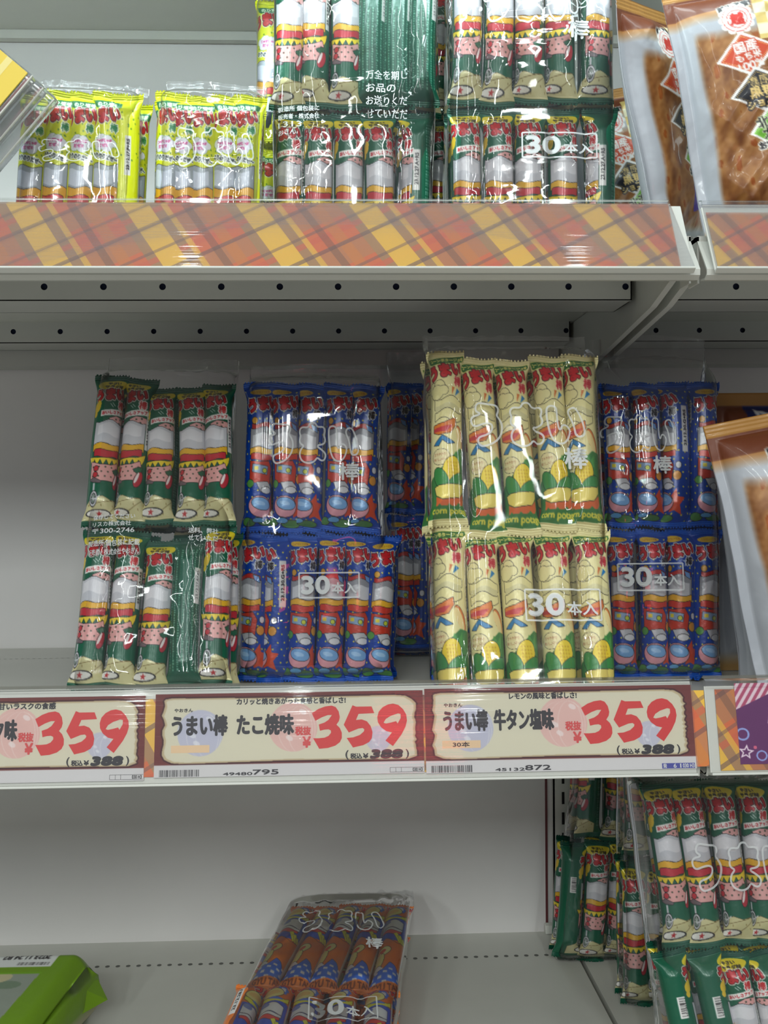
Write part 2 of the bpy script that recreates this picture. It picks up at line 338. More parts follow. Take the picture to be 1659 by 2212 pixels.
def art_salad():
    G = (18, 92, 66); c = Canvas(-4, 8, 14, G)
    c.rect(-4, 0, 4, .55, (14, 78, 60))
    for k in range(44):                                       # small print running up the back of the wrapper
        for q in range(5): c.rect(2.75 + q * .2, 1.2 + k * .26, 2.83 + q * .2, 1.2 + k * .26 + .1 + .1 * ((k * 7 + q * 3) % 3) / 2, (120, 170, 150))
    c.ell(-.15, 1.15, 1.5, .55, (222, 200, 40), rot=-.06)
    c.text('やさい', -.15, .93, 1.1, .3, INK, bold=.02); c.text('サラダ味', -.05, 1.33, 1.7, .36, INK, bold=.03)
    logo(c, -.25, 2.15, 3.1, 1.2, -.1)
    c.text('棒', 1.0, 3.1, .72, .78, (196, 40, 46), out=(238, 232, 228), ow=.09, bold=.03)
    c.ell(-1.55, 3.4, .42, .5, (226, 190, 52), rot=.4); c.ell(-1.3, 3.0, .2, .3, (226, 190, 52), rot=-.5); c.ell(-1.7, 4.0, .25, .3, (226, 190, 52))
    c.line(-.2, 3.1, .1, 3.4, .05, (235, 240, 236)); c.line(0, 3.0, .3, 3.3, .05, (235, 240, 236))
    c.poly([(-1.0, 3.75), (1.6, 3.45), (1.6, 4.0), (-1.0, 4.3)], (240, 234, 230)); c.text('おいしさアップ', .3, 3.87, 2.4, .32, (196, 50, 60), rot=-.11, bold=.02)
    PK = (222, 164, 160)
    c.poly([(-.2, 4.5), (.5, 4.2), (1.5, 4.3), (1.7, 5.4), (1.0, 5.2)], PK, INK)
    for x, y in ((.5, 4.5), (1.0, 4.4), (1.3, 4.9), (.9, 4.8)): c.ell(x, y, .1, .1, (70, 74, 60))
    band(c, 4.75, 6.9, (196, 196, 202), 1.45); band(c, 5.0, 6.0, (218, 216, 220), 1.1, line=None)      # plain printed bands of colour
    band(c, 6.85, 7.55, (224, 172, 44), 1.45, .1); band(c, 7.4, 8.0, (188, 44, 58), 1.3, .08)
    c.poly([(-1.9, 8.0)] + [(-1.75 + i * .28, 8.75 if i % 2 else 8.25) for i in range(13)] + [(1.75, 7.7), (.9, 8.1), (-.8, 8.15)], (230, 204, 50), INK, .04)
    c.poly([(-1.5, 8.45), (-.6, 8.75), (.4, 8.75), (1.2, 8.4), (1.5, 9.4), (1.0, 10.2), (-1.5, 10.15)], PK, INK)
    for i in range(16):
        x, y = -1.25 + (i % 5) * .58 + .25 * ((i // 5) % 2), 8.95 + (i // 5) * .42
        if x < 1.2: c.ell(x, y, .085, .085, (70, 74, 60))
    c.ell(-.95, 9.1, .23, .23, (190, 50, 60), line=INK); c.ell(-1.0, 9.65, .23, .23, (190, 50, 60), line=INK)
    c.poly([(.6, 9.2), (1.0, 9.0), (1.5, 8.9), (1.4, 9.4), (.9, 9.5)], (40, 100, 74), INK)
    c.ell(1.15, 10.1, .36, .75, (182, 46, 60), rot=.35, line=INK); c.ell(1.0, 9.95, .13, .55, (236, 226, 224), rot=.35)
    c.poly([(-1.6, 10.1), (-1.1, 9.9), (-.4, 10.25), (-.5, 10.4), (-1.2, 10.3)], (110, 96, 100), INK)
    c.poly([(-1.6, 12.1), (-1.3, 11.7), (-.2, 11.55), (.6, 11.85), (1.4, 11.75), (2.4, 12.2), (2.4, 13.6), (-2.6, 13.6), (-2.6, 12.5)], (206, 198, 150), (90, 80, 50), .04)
    c.line(-1.6, 12.3, 1.8, 11.7, .05, (120, 96, 50)); c.line(.2, 13.0, 1.8, 11.9, .05, (120, 96, 50))
    for i in range(10): c.ell(-1.5 + i * .4, 12.3 + .4 * (i % 3), .05, .09, (150, 130, 80))
    c.rect(-1.13, 10.4, -.95, 11.4, (196, 196, 200))
    for r, col in ((.56, INK), (.5, (200, 200, 204)), (.38, INK), (.33, (96, 110, 100))): c.ell(-1.05, 11.75, r * .72, r * 1.25, col, rot=.1)
    for k in range(4): c.line(-1.05 - .22 * math.cos(k * .8), 11.75 - .4 * math.sin(k * .8), -1.05 + .22 * math.cos(k * .8), 11.75 + .4 * math.sin(k * .8), .035, (205, 205, 208))
    c.line(-1.0, 11.9, -.4, 11.5, .09, (200, 200, 204))
    c.ell(-.6, 12.95, 1.15, .36, (40, 36, 40)); c.ell(-.6, 12.95, 1.0, .27, (226, 222, 216)); c.star(-.5, 12.95, .27, (188, 48, 56)); 
    c.rect(-4, 13.5, 4, 14, (16, 84, 62))
    date_label(c, 1.85, 5.4, 3.6, .62, '23.12.27.A+RS')
    c.rect(-2.9, 4.1, -2.2, 6.0, (228, 226, 222))
    c.text('49480863', -2.27, 5.05, 1.7, .13, INK, rot=-math.pi / 2)
    for i in range(22): c.rect(-2.75, 4.2 + i * .075, -2.35, 4.2 + i * .075 + (.02 if i % 3 else .05), INK)
    c.soften(); return c

def date_label(c, u, v, ln, w, s):
    c.rect(u - w / 2, v - ln / 2, u + w / 2, v + ln / 2, (214, 212, 208)); c.text(s, u, v - .1, ln * .78, w * .46, INK, rot=-math.pi / 2, bold=.01)

def art_back():
    c = Canvas(-4, 8, 14, (14, 80, 60))
    c.rect(-4, 0, 4, .5, (12, 70, 54)); rnd = random.Random(4)
    for u in np.arange(-1.7, 1.8, .42):
        v = 1.2
        while v < 12.6:
            l = rnd.uniform(.08, .2); c.rect(u, v, u + rnd.uniform(.1, .19), v + l, (98, 152, 128)); v += l + .09
        c.rect(u - .02, 1, u + .01, 12.6, (30, 100, 78))
    c.rect(-.4, 2.2, .45, 5.4, (18, 92, 70)); c.rect(.9, 3.0, 1.6, 6.4, (206, 206, 202)); c.text('23.12.27.A+RS', 1.25, 4.6, 2.7, .3, INK, rot=-math.pi / 2)
    c.text('外', -1.0, 1.0, .34, .34, (214, 220, 214)); c.text('プラ', .5, 1.6, .5, .3, (214, 220, 214))
    c.rect(-4, 13.5, 4, 14, (16, 84, 62)); c.soften(); return c

def art_blue():
    B = (16, 62, 152); c = Canvas(-4, 8, 14, B); rnd = random.Random(7)
    for i in range(21):
        for j in range(11):
            c.star(-4 + j * .78 + .39 * (i % 2) + rnd.uniform(-.1, .1), .3 + i * .66 + rnd.uniform(-.1, .1), .13, (226, 208, 62), rnd.uniform(0, 1))
    c.ell(-.45, 1.0, .95, .27, (216, 176, 56), rot=-.08); c.text('とんかつソース味', -.45, 1.0, 1.5, .26, (150, 70, 30), rot=-.08)
    logo(c, -.1, 2.1, 3.3, 1.3, -.2)
    c.star(.85, 3.15, .55, (158, 172, 204)); c.text('棒', 1.05, 3.05, .72, .8, INK, out=(214, 214, 220), ow=.06, bold=.02)
    c.ell(-.95, 3.75, .27, .3, (206, 150, 50), line=INK)
    band(c, 4.0, 4.5, (178, 48, 44), 1.2); band(c, 4.45, 6.4, (146, 146, 152), 1.35); band(c, 5.0, 6.2, (204, 204, 208), 1.1, line=None)
    c.poly([(.55, 4.0), (1.1, 4.2), (1.2, 4.75), (.7, 4.5)], (110, 150, 204), INK)
    band(c, 6.3, 6.95, (226, 170, 48), 1.35, .1); band(c, 6.85, 7.4, (196, 58, 46), 1.2, .08)
    c.poly([(-1.3, 7.5), (-.4, 7.6), (.6, 7.5), (1.0, 8.2), (.8, 9.6), (-1.3, 9.5)], (190, 58, 40), INK); c.poly([(-1.0, 7.8), (.5, 8.0), (.4, 8.75), (-1.05, 8.5)], (134, 160, 190), INK)
    c.rect(-.85, 8.0, -.45, 8.35, (216, 200, 60)); c.ell(.15, 8.4, .2, .2, (190, 200, 60), line=INK)
    c.poly([(-.6, 9.5), (.5, 9.4), (1.0, 9.9), (.8, 10.4), (-.2, 10.35)], (186, 186, 190), INK); c.ell(.4, 10.2, .55, .3, (214, 214, 216), line=INK)
    c.ell(-1.25, 9.6, .36, .36, (84, 150, 70), line=INK); c.ell(1.35, 9.2, .4, .42, (214, 148, 58), line=INK); c.ell(1.5, 8.2, .26, .3, (214, 214, 218), line=INK)
    c.poly([(.7, 11.2), (1.3, 10.4), (1.4, 11.2), (2.1, 11.3), (1.6, 12.0), (1.9, 12.9), (1.1, 12.5), (.6, 12.7)], (206, 72, 38))
    c.ell(-.2, 11.7, 1.15, .95, (224, 156, 166), rot=.15, line=INK); c.ell(-.1, 11.45, .95, .55, (122, 168, 214), rot=.2, line=INK); c.ell(-.2, 11.4, .5, .2, (160, 196, 230), rot=.2)
    c.ell(-1.3, 13.1, .6, .34, (74, 128, 66), rot=.3, line=INK); c.ell(.4, 13.2, .8, .3, (74, 128, 66), line=INK); c.ell(-.4, 12.95, .5, .22, (96, 160, 206), line=INK)
    c.rect(-4, 13.5, 4, 14, (22, 84, 180)); c.rect(-4, 0, 4, .5, (22, 80, 172))
    date_label(c, 2.25, 4.7, 4.4, .66, '23.12.30.G+RS')
    c.rect(-2.75, 1.8, -2.15, 4.0, (222, 222, 220))
    for i in range(24): c.rect(-2.65, 1.95 + i * .08, -2.3, 1.95 + i * .08 + (.025 if i % 3 else .05), INK)
    c.soften(); return c

def art_corn():
    K = (224, 214, 158); c = Canvas(-4, 8, 14, K)
    c.poly([(-1.7, 1.25), (-1.6, .75), (1.35, .42), (1.5, .72), (1.3, .95), (-1.4, 1.35)], (44, 104, 50), (206, 206, 100), .05)
    c.text('コーンポタージュ味', -.1, .86, 2.8, .34, (226, 214, 120), rot=-.11, bold=.02)
    logo(c, -.3, 1.85, 3.2, 1.25, -.2, out2=None)
    c.text('棒', .85, 2.75, .74, .8, (186, 44, 56), out=(220, 150, 140), ow=.05, bold=.03)
    for x, y, r in ((-1.5, 3.35, .5), (-.85, 3.2, .5), (-.45, 3.55, .38), (-1.1, 3.7, .6)): c.ell(x, y, r, r, K, line=INK, lw=.035)
    c.ell(-1.0, 3.6, .8, .4, K)
    c.poly([(.25, 3.25), (.5, 3.3), (.22, 3.95)], (206, 116, 60)); c.poly([(.7, 3.35), (1.05, 3.55), (.5, 4.0)], (40, 120, 176))
    band(c, 4.2, 4.9, K, 1.3, .2); band(c, 4.7, 5.2, (204, 196, 150), 1.2, .15, line=None); band(c, 5.2, 5.9, K, 1.25, .2)
    c.poly([(-1.4, 6.35), (-.4, 6.15), (.5, 5.75), (.55, 6.3), (.1, 6.95), (-.9, 7.1), (-1.4, 6.9)], (214, 122, 52), INK, .035); c.poly([(-1.4, 6.6), (-.2, 6.4), (.3, 6.35), (-.2, 6.85), (-1.4, 6.9)], (192, 62, 66))
    c.poly([(-1.4, 7.9), (-.6, 7.15), (.45, 7.75), (-.1, 7.85), (-.6, 7.5), (-.9, 7.95)], (46, 118, 168), INK, .035)
    c.ell(1.1, 7.3, .38, 1.0, (206, 120, 60), rot=-.4, line=INK, lw=.035); c.ell(1.0, 7.35, .3, .92, (228, 206, 146), rot=-.4)
    c.poly([(.1, 8.9), (1.0, 8.1), (2.0, 8.2), (2.0, 13.3), (-2.0, 13.3), (-2.0, 10.6), (-1.0, 10.0)], (58, 122, 62)); 
    c.ell(-.75, 8.85, .78, .62, (222, 208, 160), line=INK, lw=.03); c.text('まろやかで', -.8, 8.65, 1.05, .25, (150, 74, 50)); c.text('おいしいぞ〜!', -.8, 9.05, 1.15, .25, (150, 74, 50))
    c.poly([(.2, 9.2), (.5, 8.4), (.8, 8.9), (1.2, 8.3), (1.15, 9.4)], (76, 146, 70))
    c.ell(.2, 9.9, .78, 1.1, (226, 198, 48), rot=.2, line=INK, lw=.035)
    for i in range(5):
        for j in range(4): c.ell(-.15 + j * .24 + i * .03, 9.3 + i * .26, .07, .09, (204, 164, 36))
    c.ell(-.75, 10.55, .55, .95, (58, 130, 66), rot=-.5, line=INK, lw=.035); c.ell(.7, 10.75, .55, 1.0, (58, 130, 66), rot=.95, line=INK, lw=.035)
    c.poly([(-1.35, 11.2), (-.9, 11.05), (1.3, 10.9), (1.45, 10.75), (1.4, 11.35), (.9, 11.9), (-.6, 12.1), (-1.2, 11.8)], (222, 202, 104), INK, .035)
    c.poly([(-1.2, 11.9), (-.6, 12.15), (.9, 11.95), (1.4, 11.5), (1.5, 12.2), (1.1, 12.6), (.7, 12.3), (.3, 12.7), (-.1, 12.4), (-.5, 12.75), (-.9, 12.4), (-1.2, 12.7)], (206, 98, 48))
    c.poly([(-2.2, 12.6), (2.2, 12.45), (2.2, 13.35), (-2.2, 13.45)], (48, 112, 52)); c.text('corn potage', .1, 12.98, 3.1, .48, (212, 202, 66), bold=.035)
    c.rect(-4, 13.4, 4, 14, (216, 206, 152))
    c.text('23.12.25.A+RST', 2.0, 4.2, 3.6, .3, INK, rot=-math.pi / 2)
    for x0, y0, x1, y1 in ((1.65, 2.2, 1.65, 6.4), (2.45, 2.2, 2.45, 6.4), (1.65, 2.2, 2.45, 2.2), (1.65, 6.4, 2.45, 6.4)): c.line(x0, y0, x1 + 1e-6, y1, .03, INK)
    for k in range(34): c.rect(2.1, 7.2 + k * .17, 2.24, 7.2 + k * .17 + .11, (70, 62, 50))
    c.soften(); return c

def art_yellow():
    Y = (214, 220, 22); c = Canvas(-4, 8, 14, Y); rnd = random.Random(3)
    for i in range(60): c.ell(rnd.uniform(-3.5, 3.5), rnd.uniform(.8, 6), .09, .08, (96, 140, 30), rot=rnd.uniform(0, 3))
    c.rect(-4, .38, 4, .44, (160, 176, 20))
    c.poly([(-1.4, 1.35), (-1.3, .95), (1.0, .85), (1.5, 1.05), (1.4, 1.5), (-1.0, 1.65)], (36, 116, 76)); c.text('のり塩味', .05, 1.25, 1.9, .42, (224, 236, 210), rot=-.03, bold=.02)
    logo(c, -.3, 2.3, 3.2, 1.35, -.16)
    c.text('棒', .75, 3.35, .74, .75, (36, 130, 80), out=(236, 240, 226), ow=.08, bold=.03)
    for x, y, r in ((-.9, 4.55, .45), (-.4, 4.35, .5), (.15, 4.45, .5), (.6, 4.7, .4), (-.6, 4.95, .5), (.1, 5.05, .5)): c.ell(x, y, r, r * .8, (232, 232, 246), line=(90, 150, 70), lw=.03)
    c.ell(-.15, 4.7, 1.0, .5, (232, 232, 246)); c.text('じゃがじゃが', -.15, 4.5, 1.4, .28, (206, 74, 150), bold=.015); c.text('だぜ!!', -.25, 4.9, .9, .3, (206, 74, 150), bold=.015)
    c.text('のりのりだぜ〜', -.1, 5.85, 2.5, .42, (40, 52, 50), out=(240, 244, 244), ow=.08, rot=.17, bold=.03)
    band(c, 6.5, 8.5, (166, 174, 184), 1.4, u=-.2); band(c, 6.9, 8.2, (208, 214, 228), 1.05, line=None, u=-.3)
    band(c, 8.4, 9.2, (228, 168, 40), 1.4, .12, u=-.2); band(c, 9.1, 9.75, (204, 52, 50), 1.2, .1, u=-.3)
    c.poly([(-1.6, 9.9), (-.6, 10.1), (.4, 9.8), (.8, 10.2), (.9, 12.5), (-1.6, 12.5)], (40, 130, 66), INK); c.ell(.15, 10.7, .62, .75, (216, 226, 240), line=INK)
    c.text('NORI', -1.05, 10.3, .8, .5, (220, 224, 40), bold=.03); c.poly([(-1.6, 11.2), (.3, 11.4), (.4, 12.8), (-1.6, 12.8)], (46, 56, 70)); c.ell(1.2, 10.4, .4, .2, (110, 190, 216))
    date_label(c, 2.1, 5.6, 3.4, .55, '23.12.27.F+RS')
    c.rect(-4, 13.4, 4, 14, (206, 212, 20)); c.soften(); return c

def art_orange():
    O = (204, 92, 38); c = Canvas(-4, 8, 14, O)
    logo(c, .5, 1.15, 3.2, 1.2, -.25)
    c.star(.55, 2.2, .62, (58, 92, 186), k=.7); c.star(.55, 2.2, .62, (58, 92, 186), .3, .7); c.text('棒', .55, 2.2, .5, .55, (200, 214, 240), bold=.02)
    c.ell(-.45, 2.75, 1.1, .6, (204, 168, 110), rot=-.15, line=INK); c.ell(-.5, 2.7, .8, .3, (190, 150, 90), rot=-.15)
    c.poly([(-1.5, 3.2), (-.4, 3.55), (.9, 3.35), (1.4, 2.9), (1.4, 3.5), (.4, 4.0), (-.8, 3.95), (-1.5, 3.6)], (222, 192, 56), INK); c.ell(.0, 3.45, .7, .16, (70, 96, 190))
    c.poly([(-1.6, 4.0), (1.5, 3.7), (1.6, 7.2), (-1.6, 7.6)], (52, 72, 160)); band(c, 4.2, 5.3, (204, 204, 212), 1.2, u=-.2); c.ell(-.9, 4.4, .5, .3, (92, 104, 150))
    band(c, 5.4, 5.8, (226, 224, 222), 1.2, u=-.2); band(c, 5.75, 6.2, (184, 54, 48), 1.1, u=-.2)
    for k in range(3): c.poly([(.1 + k * .45, 6.3 + k * .25), (.45 + k * .45, 6.1 + k * .25), (1.2 + k * .3, 7.3), (.8 + k * .3, 7.5)], (214, 194, 54), INK, .03)
    c.poly([(-1.6, 7.6), (-.6, 7.0), (.6, 7.7), (1.6, 7.4), (1.6, 11.6), (-1.6, 11.6)], (198, 96, 42), INK); c.ell(-.75, 9.0, .95, .62, (212, 184, 120), rot=-.5, line=INK); c.ell(-.85, 9.0, .55, .3, (170, 66, 48), rot=-.5)
    c.ell(-.85, 10.5, .42, 1.25, (216, 178, 110), rot=.15, line=INK); c.ell(-1.3, 10.2, .3, 1.2, (222, 206, 130), rot=.3)
    c.ell(-.9, 11.6, .5, .55, (214, 212, 214), line=INK)
    c.poly([(-1.9, 12.2), (-.2, 11.6), (.3, 10.6), (.9, 10.9), (1.9, 12.2), (1.9, 13.2), (-1.9, 13.2)], (48, 88, 176), INK)
    for k in range(4):
        for q in range(7):
            if (k + q) % 2 == 0: c.rect(-1.7 + q * .5, 11.4 + k * .45 - .1 * q * 0, -1.3 + q * .5, 11.65 + k * .45, (222, 226, 236))
    c.poly([(-2.2, 13.0), (2.2, 12.7), (2.2, 14), (-2.2, 14)], (212, 96, 36)); c.text('GYU TAN', .2, 13.2, 2.6, .45, (90, 34, 20), bold=.03)
    c.poly([(1.6, 2.6), (2.6, 2.6), (2.6, 13), (1.6, 13)], (226, 220, 216))
    date_label(c, -2.2, 3.6, 4.0, .7, '23.12.28.F'); c.a = np.minimum(252, c.a * 1.4 + 10); c.soften(); return c

def art_cracker(navy=False):
    """large pouch of brown-sugar rice crackers: 15 x 21 cm, u from the left edge"""
    c = Canvas(0, 15, 21, (178, 181, 188), px=30)
    U, V = c.U, c.V
    def nz(sc, sd):
        r = random.Random(sd); z = np.zeros_like(U)
        for k in range(9):
            a = r.uniform(0, 6.28); f = sc * r.uniform(.5, 1.6); z += np.sin(f * (U * math.cos(a) + V * math.sin(a)) + r.uniform(0, 6.28) + 1.3 * np.sin(U * .7 * sc + k))
        return z / 9
    n1, n2, n3 = nz(1.1, 1), nz(3.2, 2), nz(8, 5)
    base = np.array([146, 96, 50])[None, None] + (n1[..., None] * np.array([46, 44, 40]) + n2[..., None] * np.array([44, 44, 34]) + n3[..., None] * np.array([16, 16, 14])) * 1.1
    rust = (n1 * .6 + n2 * .8 > .34)[..., None] * np.array([-22, -44, -44])
    photo = np.clip(base + rust, 0, 255)
    edge = 1.45 + .25 * n1
    m = np.clip((U - edge) / .35, 0, 1) * np.clip((13.55 + .25 * n1 - U) / .35, 0, 1) * np.clip((V - 4.3 - .4 * n1) / .9, 0, 1) * np.clip((19.2 - V) / .6, 0, 1)
    c.a = c.a * (1 - m[..., None]) + photo * m[..., None]
    t = np.clip((3.7 + .3 * n1 - V) / .9, 0, 1)[..., None]; c.a = c.a * (1 - t) + np.array([176, 124, 70]) * t
    c.put(V < 2.7, (112, 58, 34)); c.put(V < 1.0, (178, 128, 62)); t = np.clip((V - 19.6) / 1.0, 0, 1)[..., None]; c.a = c.a * (1 - t) + np.array([186, 146, 92]) * t
    chk = (U > 6.3) & (V > 1.9) & (V < 5.9) & (U < 14)
    ck = ((np.floor((U - 6.3) / .9) + np.floor((V - 1.9) / .9)) % 2 == 0)
    c.put(chk & ck, (222, 196, 120)); c.put(chk & ~ck, (240, 232, 196)); c.put((U > 8.3) & (V >= 5.9) & (V < 12) & (U < 14), (212, 178, 112))
    c.text('越後製菓!', 4.9, 2.75, 2.5, .55, INK, out=(236, 232, 224), ow=.08, bold=.02, rot=-.08)
    WH = (238, 234, 230); RD = (206, 54, 44)
    for k in range(12): c.ell(4.85 + 1.12 * math.cos(k * .524), 3.9 + 1.12 * math.sin(k * .524), .3, .3, WH)
    c.ell(4.85, 3.9, 1.22, 1.22, WH); c.ell(4.85, 3.9, 1.12, 1.12, RD); c.ell(4.85, 3.9, 1.07, 1.07, WH); c.ell(4.85, 3.9, .8, .8, RD); c.ell(4.85, 3.9, .74, .74, WH); c.text('越', 4.85, 3.9, 1.0, 1.0, RD, bold=.05)
    def dia(cx, cy, w, h, col, ln):
        for k, q in ((.3, WH), (0, col), (-.12, ln), (-.19, col)): c.poly([(cx - w - k, cy + .35), (cx - .2, cy - h - k), (cx + w + k, cy - .35), (cx + .2, cy + h + k)], q)
    dia(5.0, 6.9, 2.1, 1.6, (204, 72, 38), (230, 180, 110)); dia(5.6, 9.9, 2.2, 1.6, (28, 28, 36), (206, 170, 96))
    c.text('国産', 5.0, 6.3, 1.8, .9, WH, rot=-.16, bold=.015, out=(196, 60, 34), ow=.05); c.text('もち米', 5.1, 7.1, 2.0, .6, WH, rot=-.16, bold=.02); c.text('100%', 5.2, 7.85, 2.0, .6, WH, rot=-.16, bold=.01)
    GD = (222, 190, 120)
    c.text('濃厚', 5.5, 9.2, 1.7, .85, GD, rot=-.12); c.text('黒糖', 5.6, 10.05, 2.0, .9, GD, rot=-.12, bold=.015); c.text('ショコラ', 5.65, 10.9, 2.6, .6, GD, out=(28, 28, 36), ow=.12, rot=-.15, bold=.02)
    dia(6.3, 13.0, 2.0, 1.7, (112, 176, 58), (140, 196, 80))
    c.text('北海道', 6.2, 12.3, 3.0, .95, INK, out=(226, 236, 200), ow=.07, rot=-.2, bold=.025); c.text('大豆の', 6.4, 13.2, 2.7, .95, INK, out=(226, 236, 200), ow=.07, rot=-.16, bold=.025); c.text('おいしいきなこ', 6.7, 14.1, 4.2, .6, INK, out=(236, 234, 224), ow=.1, rot=-.13, bold=.03)
    c.poly([(5.2, 15.4), (9.0, 14.7), (9.2, 17.2), (5.4, 17.6)], (72, 46, 150)); c.text('4', 6.2, 16.0, .95, 1.3, WH, shear=.25, bold=.01); c.text('袋', 7.4, 16.0, 1.1, 1.1, WH, bold=.03); c.text('分包', 6.6, 17.05, 1.3, .4, WH)
    c.ell(9.9, 8.2, 1.8, 1.5, WH); c.ell(9.9, 8.2, 1.6, 1.3, (26, 28, 38)); c.ell(12, 11, 1.8, 1.6, WH); c.ell(12, 11, 1.6, 1.4, (26, 28, 38))
    if navy:
        c.poly([(2.2, 1.0), (13, .8), (13, 4.2), (2.6, 3.6)], (30, 36, 92)); c.poly([(2.9, 1.3), (4.5, 1.7), (3.3, 2.7)], (226, 226, 226)); c.poly([(3.25, 1.65), (4.0, 1.85), (3.4, 2.3)], (30, 36, 92)); c.ell(6.6, 2.3, 1.0, .7, (206, 206, 200))
    c.soften(); return c
# ---------------------------------------------------------------- the gondola: floor, back wall, uprights
ZTOP, ZMID, ZLOW, ZHIGH, YBACK = 19.3, -17.6, -52.5, 54.0, 51.7
BAYS = ((-62.5, 26.9), (27.4, 117.0))
b = MB(); b.box(-260, 300, -420, 60, -112, -110); struct('floor', b, [M['floor']])
b = MB(); b.box(-140, 200, YBACK, YBACK + 1.2, -110, 110); struct('wall_back', b, [M['panel']])
XS1, XS2 = at(1217.5, 1780, 50.4).x, at(1237, 1780, 50.4).x
b = MB(); xe = at(1180, 1850, YBACK).x; b.box(xe - .12, xe + .12, 51.45, YBACK + .1, -110, 110); struct('trim_1', b, [M['trim']])
def upright(x1, x2, label):
    r = root('shelf_upright', label, 'shelf post', W((x1 + x2) / 2, 51, -110))
    c = (x1 + x2) / 2; u = MB(); u.box(x1 - 1.15 - c, x2 + 1.9 - c, -.4, 0, 0, 200); u.box(x1 - 1.15 - c, x1 - 1.0 - c, -.4, .7, 0, 200); u.box(x2 + 1.75 - c, x2 + 1.9 - c, -.4, .7, 0, 200)
    u.build('post', [M['steel']], r)
    s = MB(); z = 2.2
    while z < 195:
        for x in (x1, x2): s.box(x - .16 - c, x + .16 - c, -.43, -.38, z, z + 1.45)
        z += 2.44
    s.build('slot_column', [M['slot']], r)
upright(XS1, XS2, 'pale slotted steel post behind the gap between the two shelf bays')

def shelf(X0, X1, Z, label, hole_rows=None, perf=None, ribs=True, front=0.9, depth=51.2, zfront=None, fb=.9):
    xc = (X0 + X1) / 2; r = root('gondola_shelf', label, 'shelf', W(xc, 0, Z))
    zf = (Z - 3.2 if zfront is None else zfront) - Z
    d = MB(); d.box(X0 - xc, X1 - xc, front, depth, -.4, 0); sd = -1.0 if ribs else -3.0
    for xe_ in (X0, X1 - .1): d.box(xe_ - xc, xe_ + .1 - xc, front + 2.3, depth, sd, -.4)
    if perf:
        y, xs, rx, ry = perf
        for x in xs:
            if X0 + .6 < x < X1 - .6: d.disc(x - xc, y, .012, rx, 1, 'z', 12, ry)
    d.build('board', [M['steel'], M['steel_hole']], r)
    f = MB(); f.sheet([(fb + 1.4, zf + .1), (fb + .5, zf), (fb + .05, zf + .25), (fb + .02, zf + .6), (front, -.5), (front + .3, -.1), (front + .9, .03)], .14, X0 - xc, X1 - xc)
    f.box(X0 - xc, X0 - xc + .14, front, front + 2.2, zf, -.05); f.box(X1 - xc - .14, X1 - xc, front, front + 2.2, zf, -.05)
    f.build('front_lip', [M['steel']], r)
    if ribs:
        for (y, xs, z0, z1, y2) in hole_rows or ():
            e = MB(); x0, x1 = X0 + 1.0 - xc, X1 - 1.0 - xc
            e.punched(x0, x1, y, z0 - Z, z1 - Z, [x - xc for x in xs], .285, (z0 + z1) / 2 - Z + .12)
            e.box(x0, x1, y + .36, y2, z0 - Z, z0 - Z + .12); e.box(x0, x1, y2 - .12, y2, z0 - Z, z1 - Z); e.box(x0, x0 + .1, y, y2, z0 - Z, z1 - Z); e.box(x1 - .1, x1, y, y2, z0 - Z, z1 - Z); e.box(x0, x1, y, y + .38, z0 - Z - .02, z0 - Z + .1)
            e.build('stiffening_rib', [M['steel_dim'], M['hole']], r)
        e = MB(); e.box(X0 + 1 - xc, X1 - 1 - xc, 47.5, depth, -4.4, -.4); e.build('rear_beam', [M['steel_dim']], r)
    return r
M['steel_hole'] = plain('perforation', (104, 104, 100), .8)
hx1 = [at(604.5, 624.5, 15.6).x + 5 * k for k in range(-20, 20)]; hx2 = [at(532.5, 718, 41.2).x + 5 * k for k in range(-20, 20)]
gx1 = [at(1590, 619, 15.6).x + 5 * k for k in range(-4, 20)]; gx2 = [at(1417, 712, 41.2).x + 4.85 * k for k in range(-4, 20)]
shelf(*BAYS[0], ZTOP, 'shelf above the empty one, tartan strip along its edge, dotted holes beneath', [(15.6, hx1, 16.75, 18.9, 21.8), (41.2, hx2, 16.65, 18.9, 47)], zfront=15.75, front=2.5, fb=.35)
shelf(*BAYS[1], ZTOP, 'shelf end holding upright brown rice cracker pouches, short tartan strip', [(15.6, gx1, 16.75, 18.9, 21.8), (41.2, gx2, 16.65, 18.9, 47)], zfront=15.75, front=2.5, fb=.35)
px_ = [at(8, 1416, 42).x + .62 * k for k in range(-60, 150)]
shelf(*BAYS[0], ZMID, 'middle shelf carrying three white price cards with red figures', perf=(42.5, px_, .19, .07), ribs=False, zfront=-21.15)
shelf(*BAYS[1], ZMID, 'middle shelf end with the purple starred card on its edge', perf=(42.5, px_, .19, .07), ribs=False, zfront=-21.15)
pl = atz(500, 2081, ZLOW); px_ = [pl.x + 1.15 * k for k in range(-45, 80)]
shelf(*BAYS[0], ZLOW, 'nearly empty low shelf with the orange bag lying on it', perf=(pl.y, px_, .26, .3), ribs=False)
shelf(*BAYS[1], ZLOW, 'low shelf beyond the dark gap, crowded with green bags', perf=(pl.y, px_, .26, .3), ribs=False)
shelf(-62.5, 117, ZHIGH + .4, 'highest shelf, only its plain grey underside showing', ribs=False, depth=50.2, front=2.0)
b = MB(); b.box(-62.2, 116.7, 50.3, 51.4, -1.0, .3); tag(b.build('shelf_back_rail', [M['steel']], None, W(0, 0, ZHIGH)), 'pale steel strip joining the highest shelf to the back panel', 'rail')

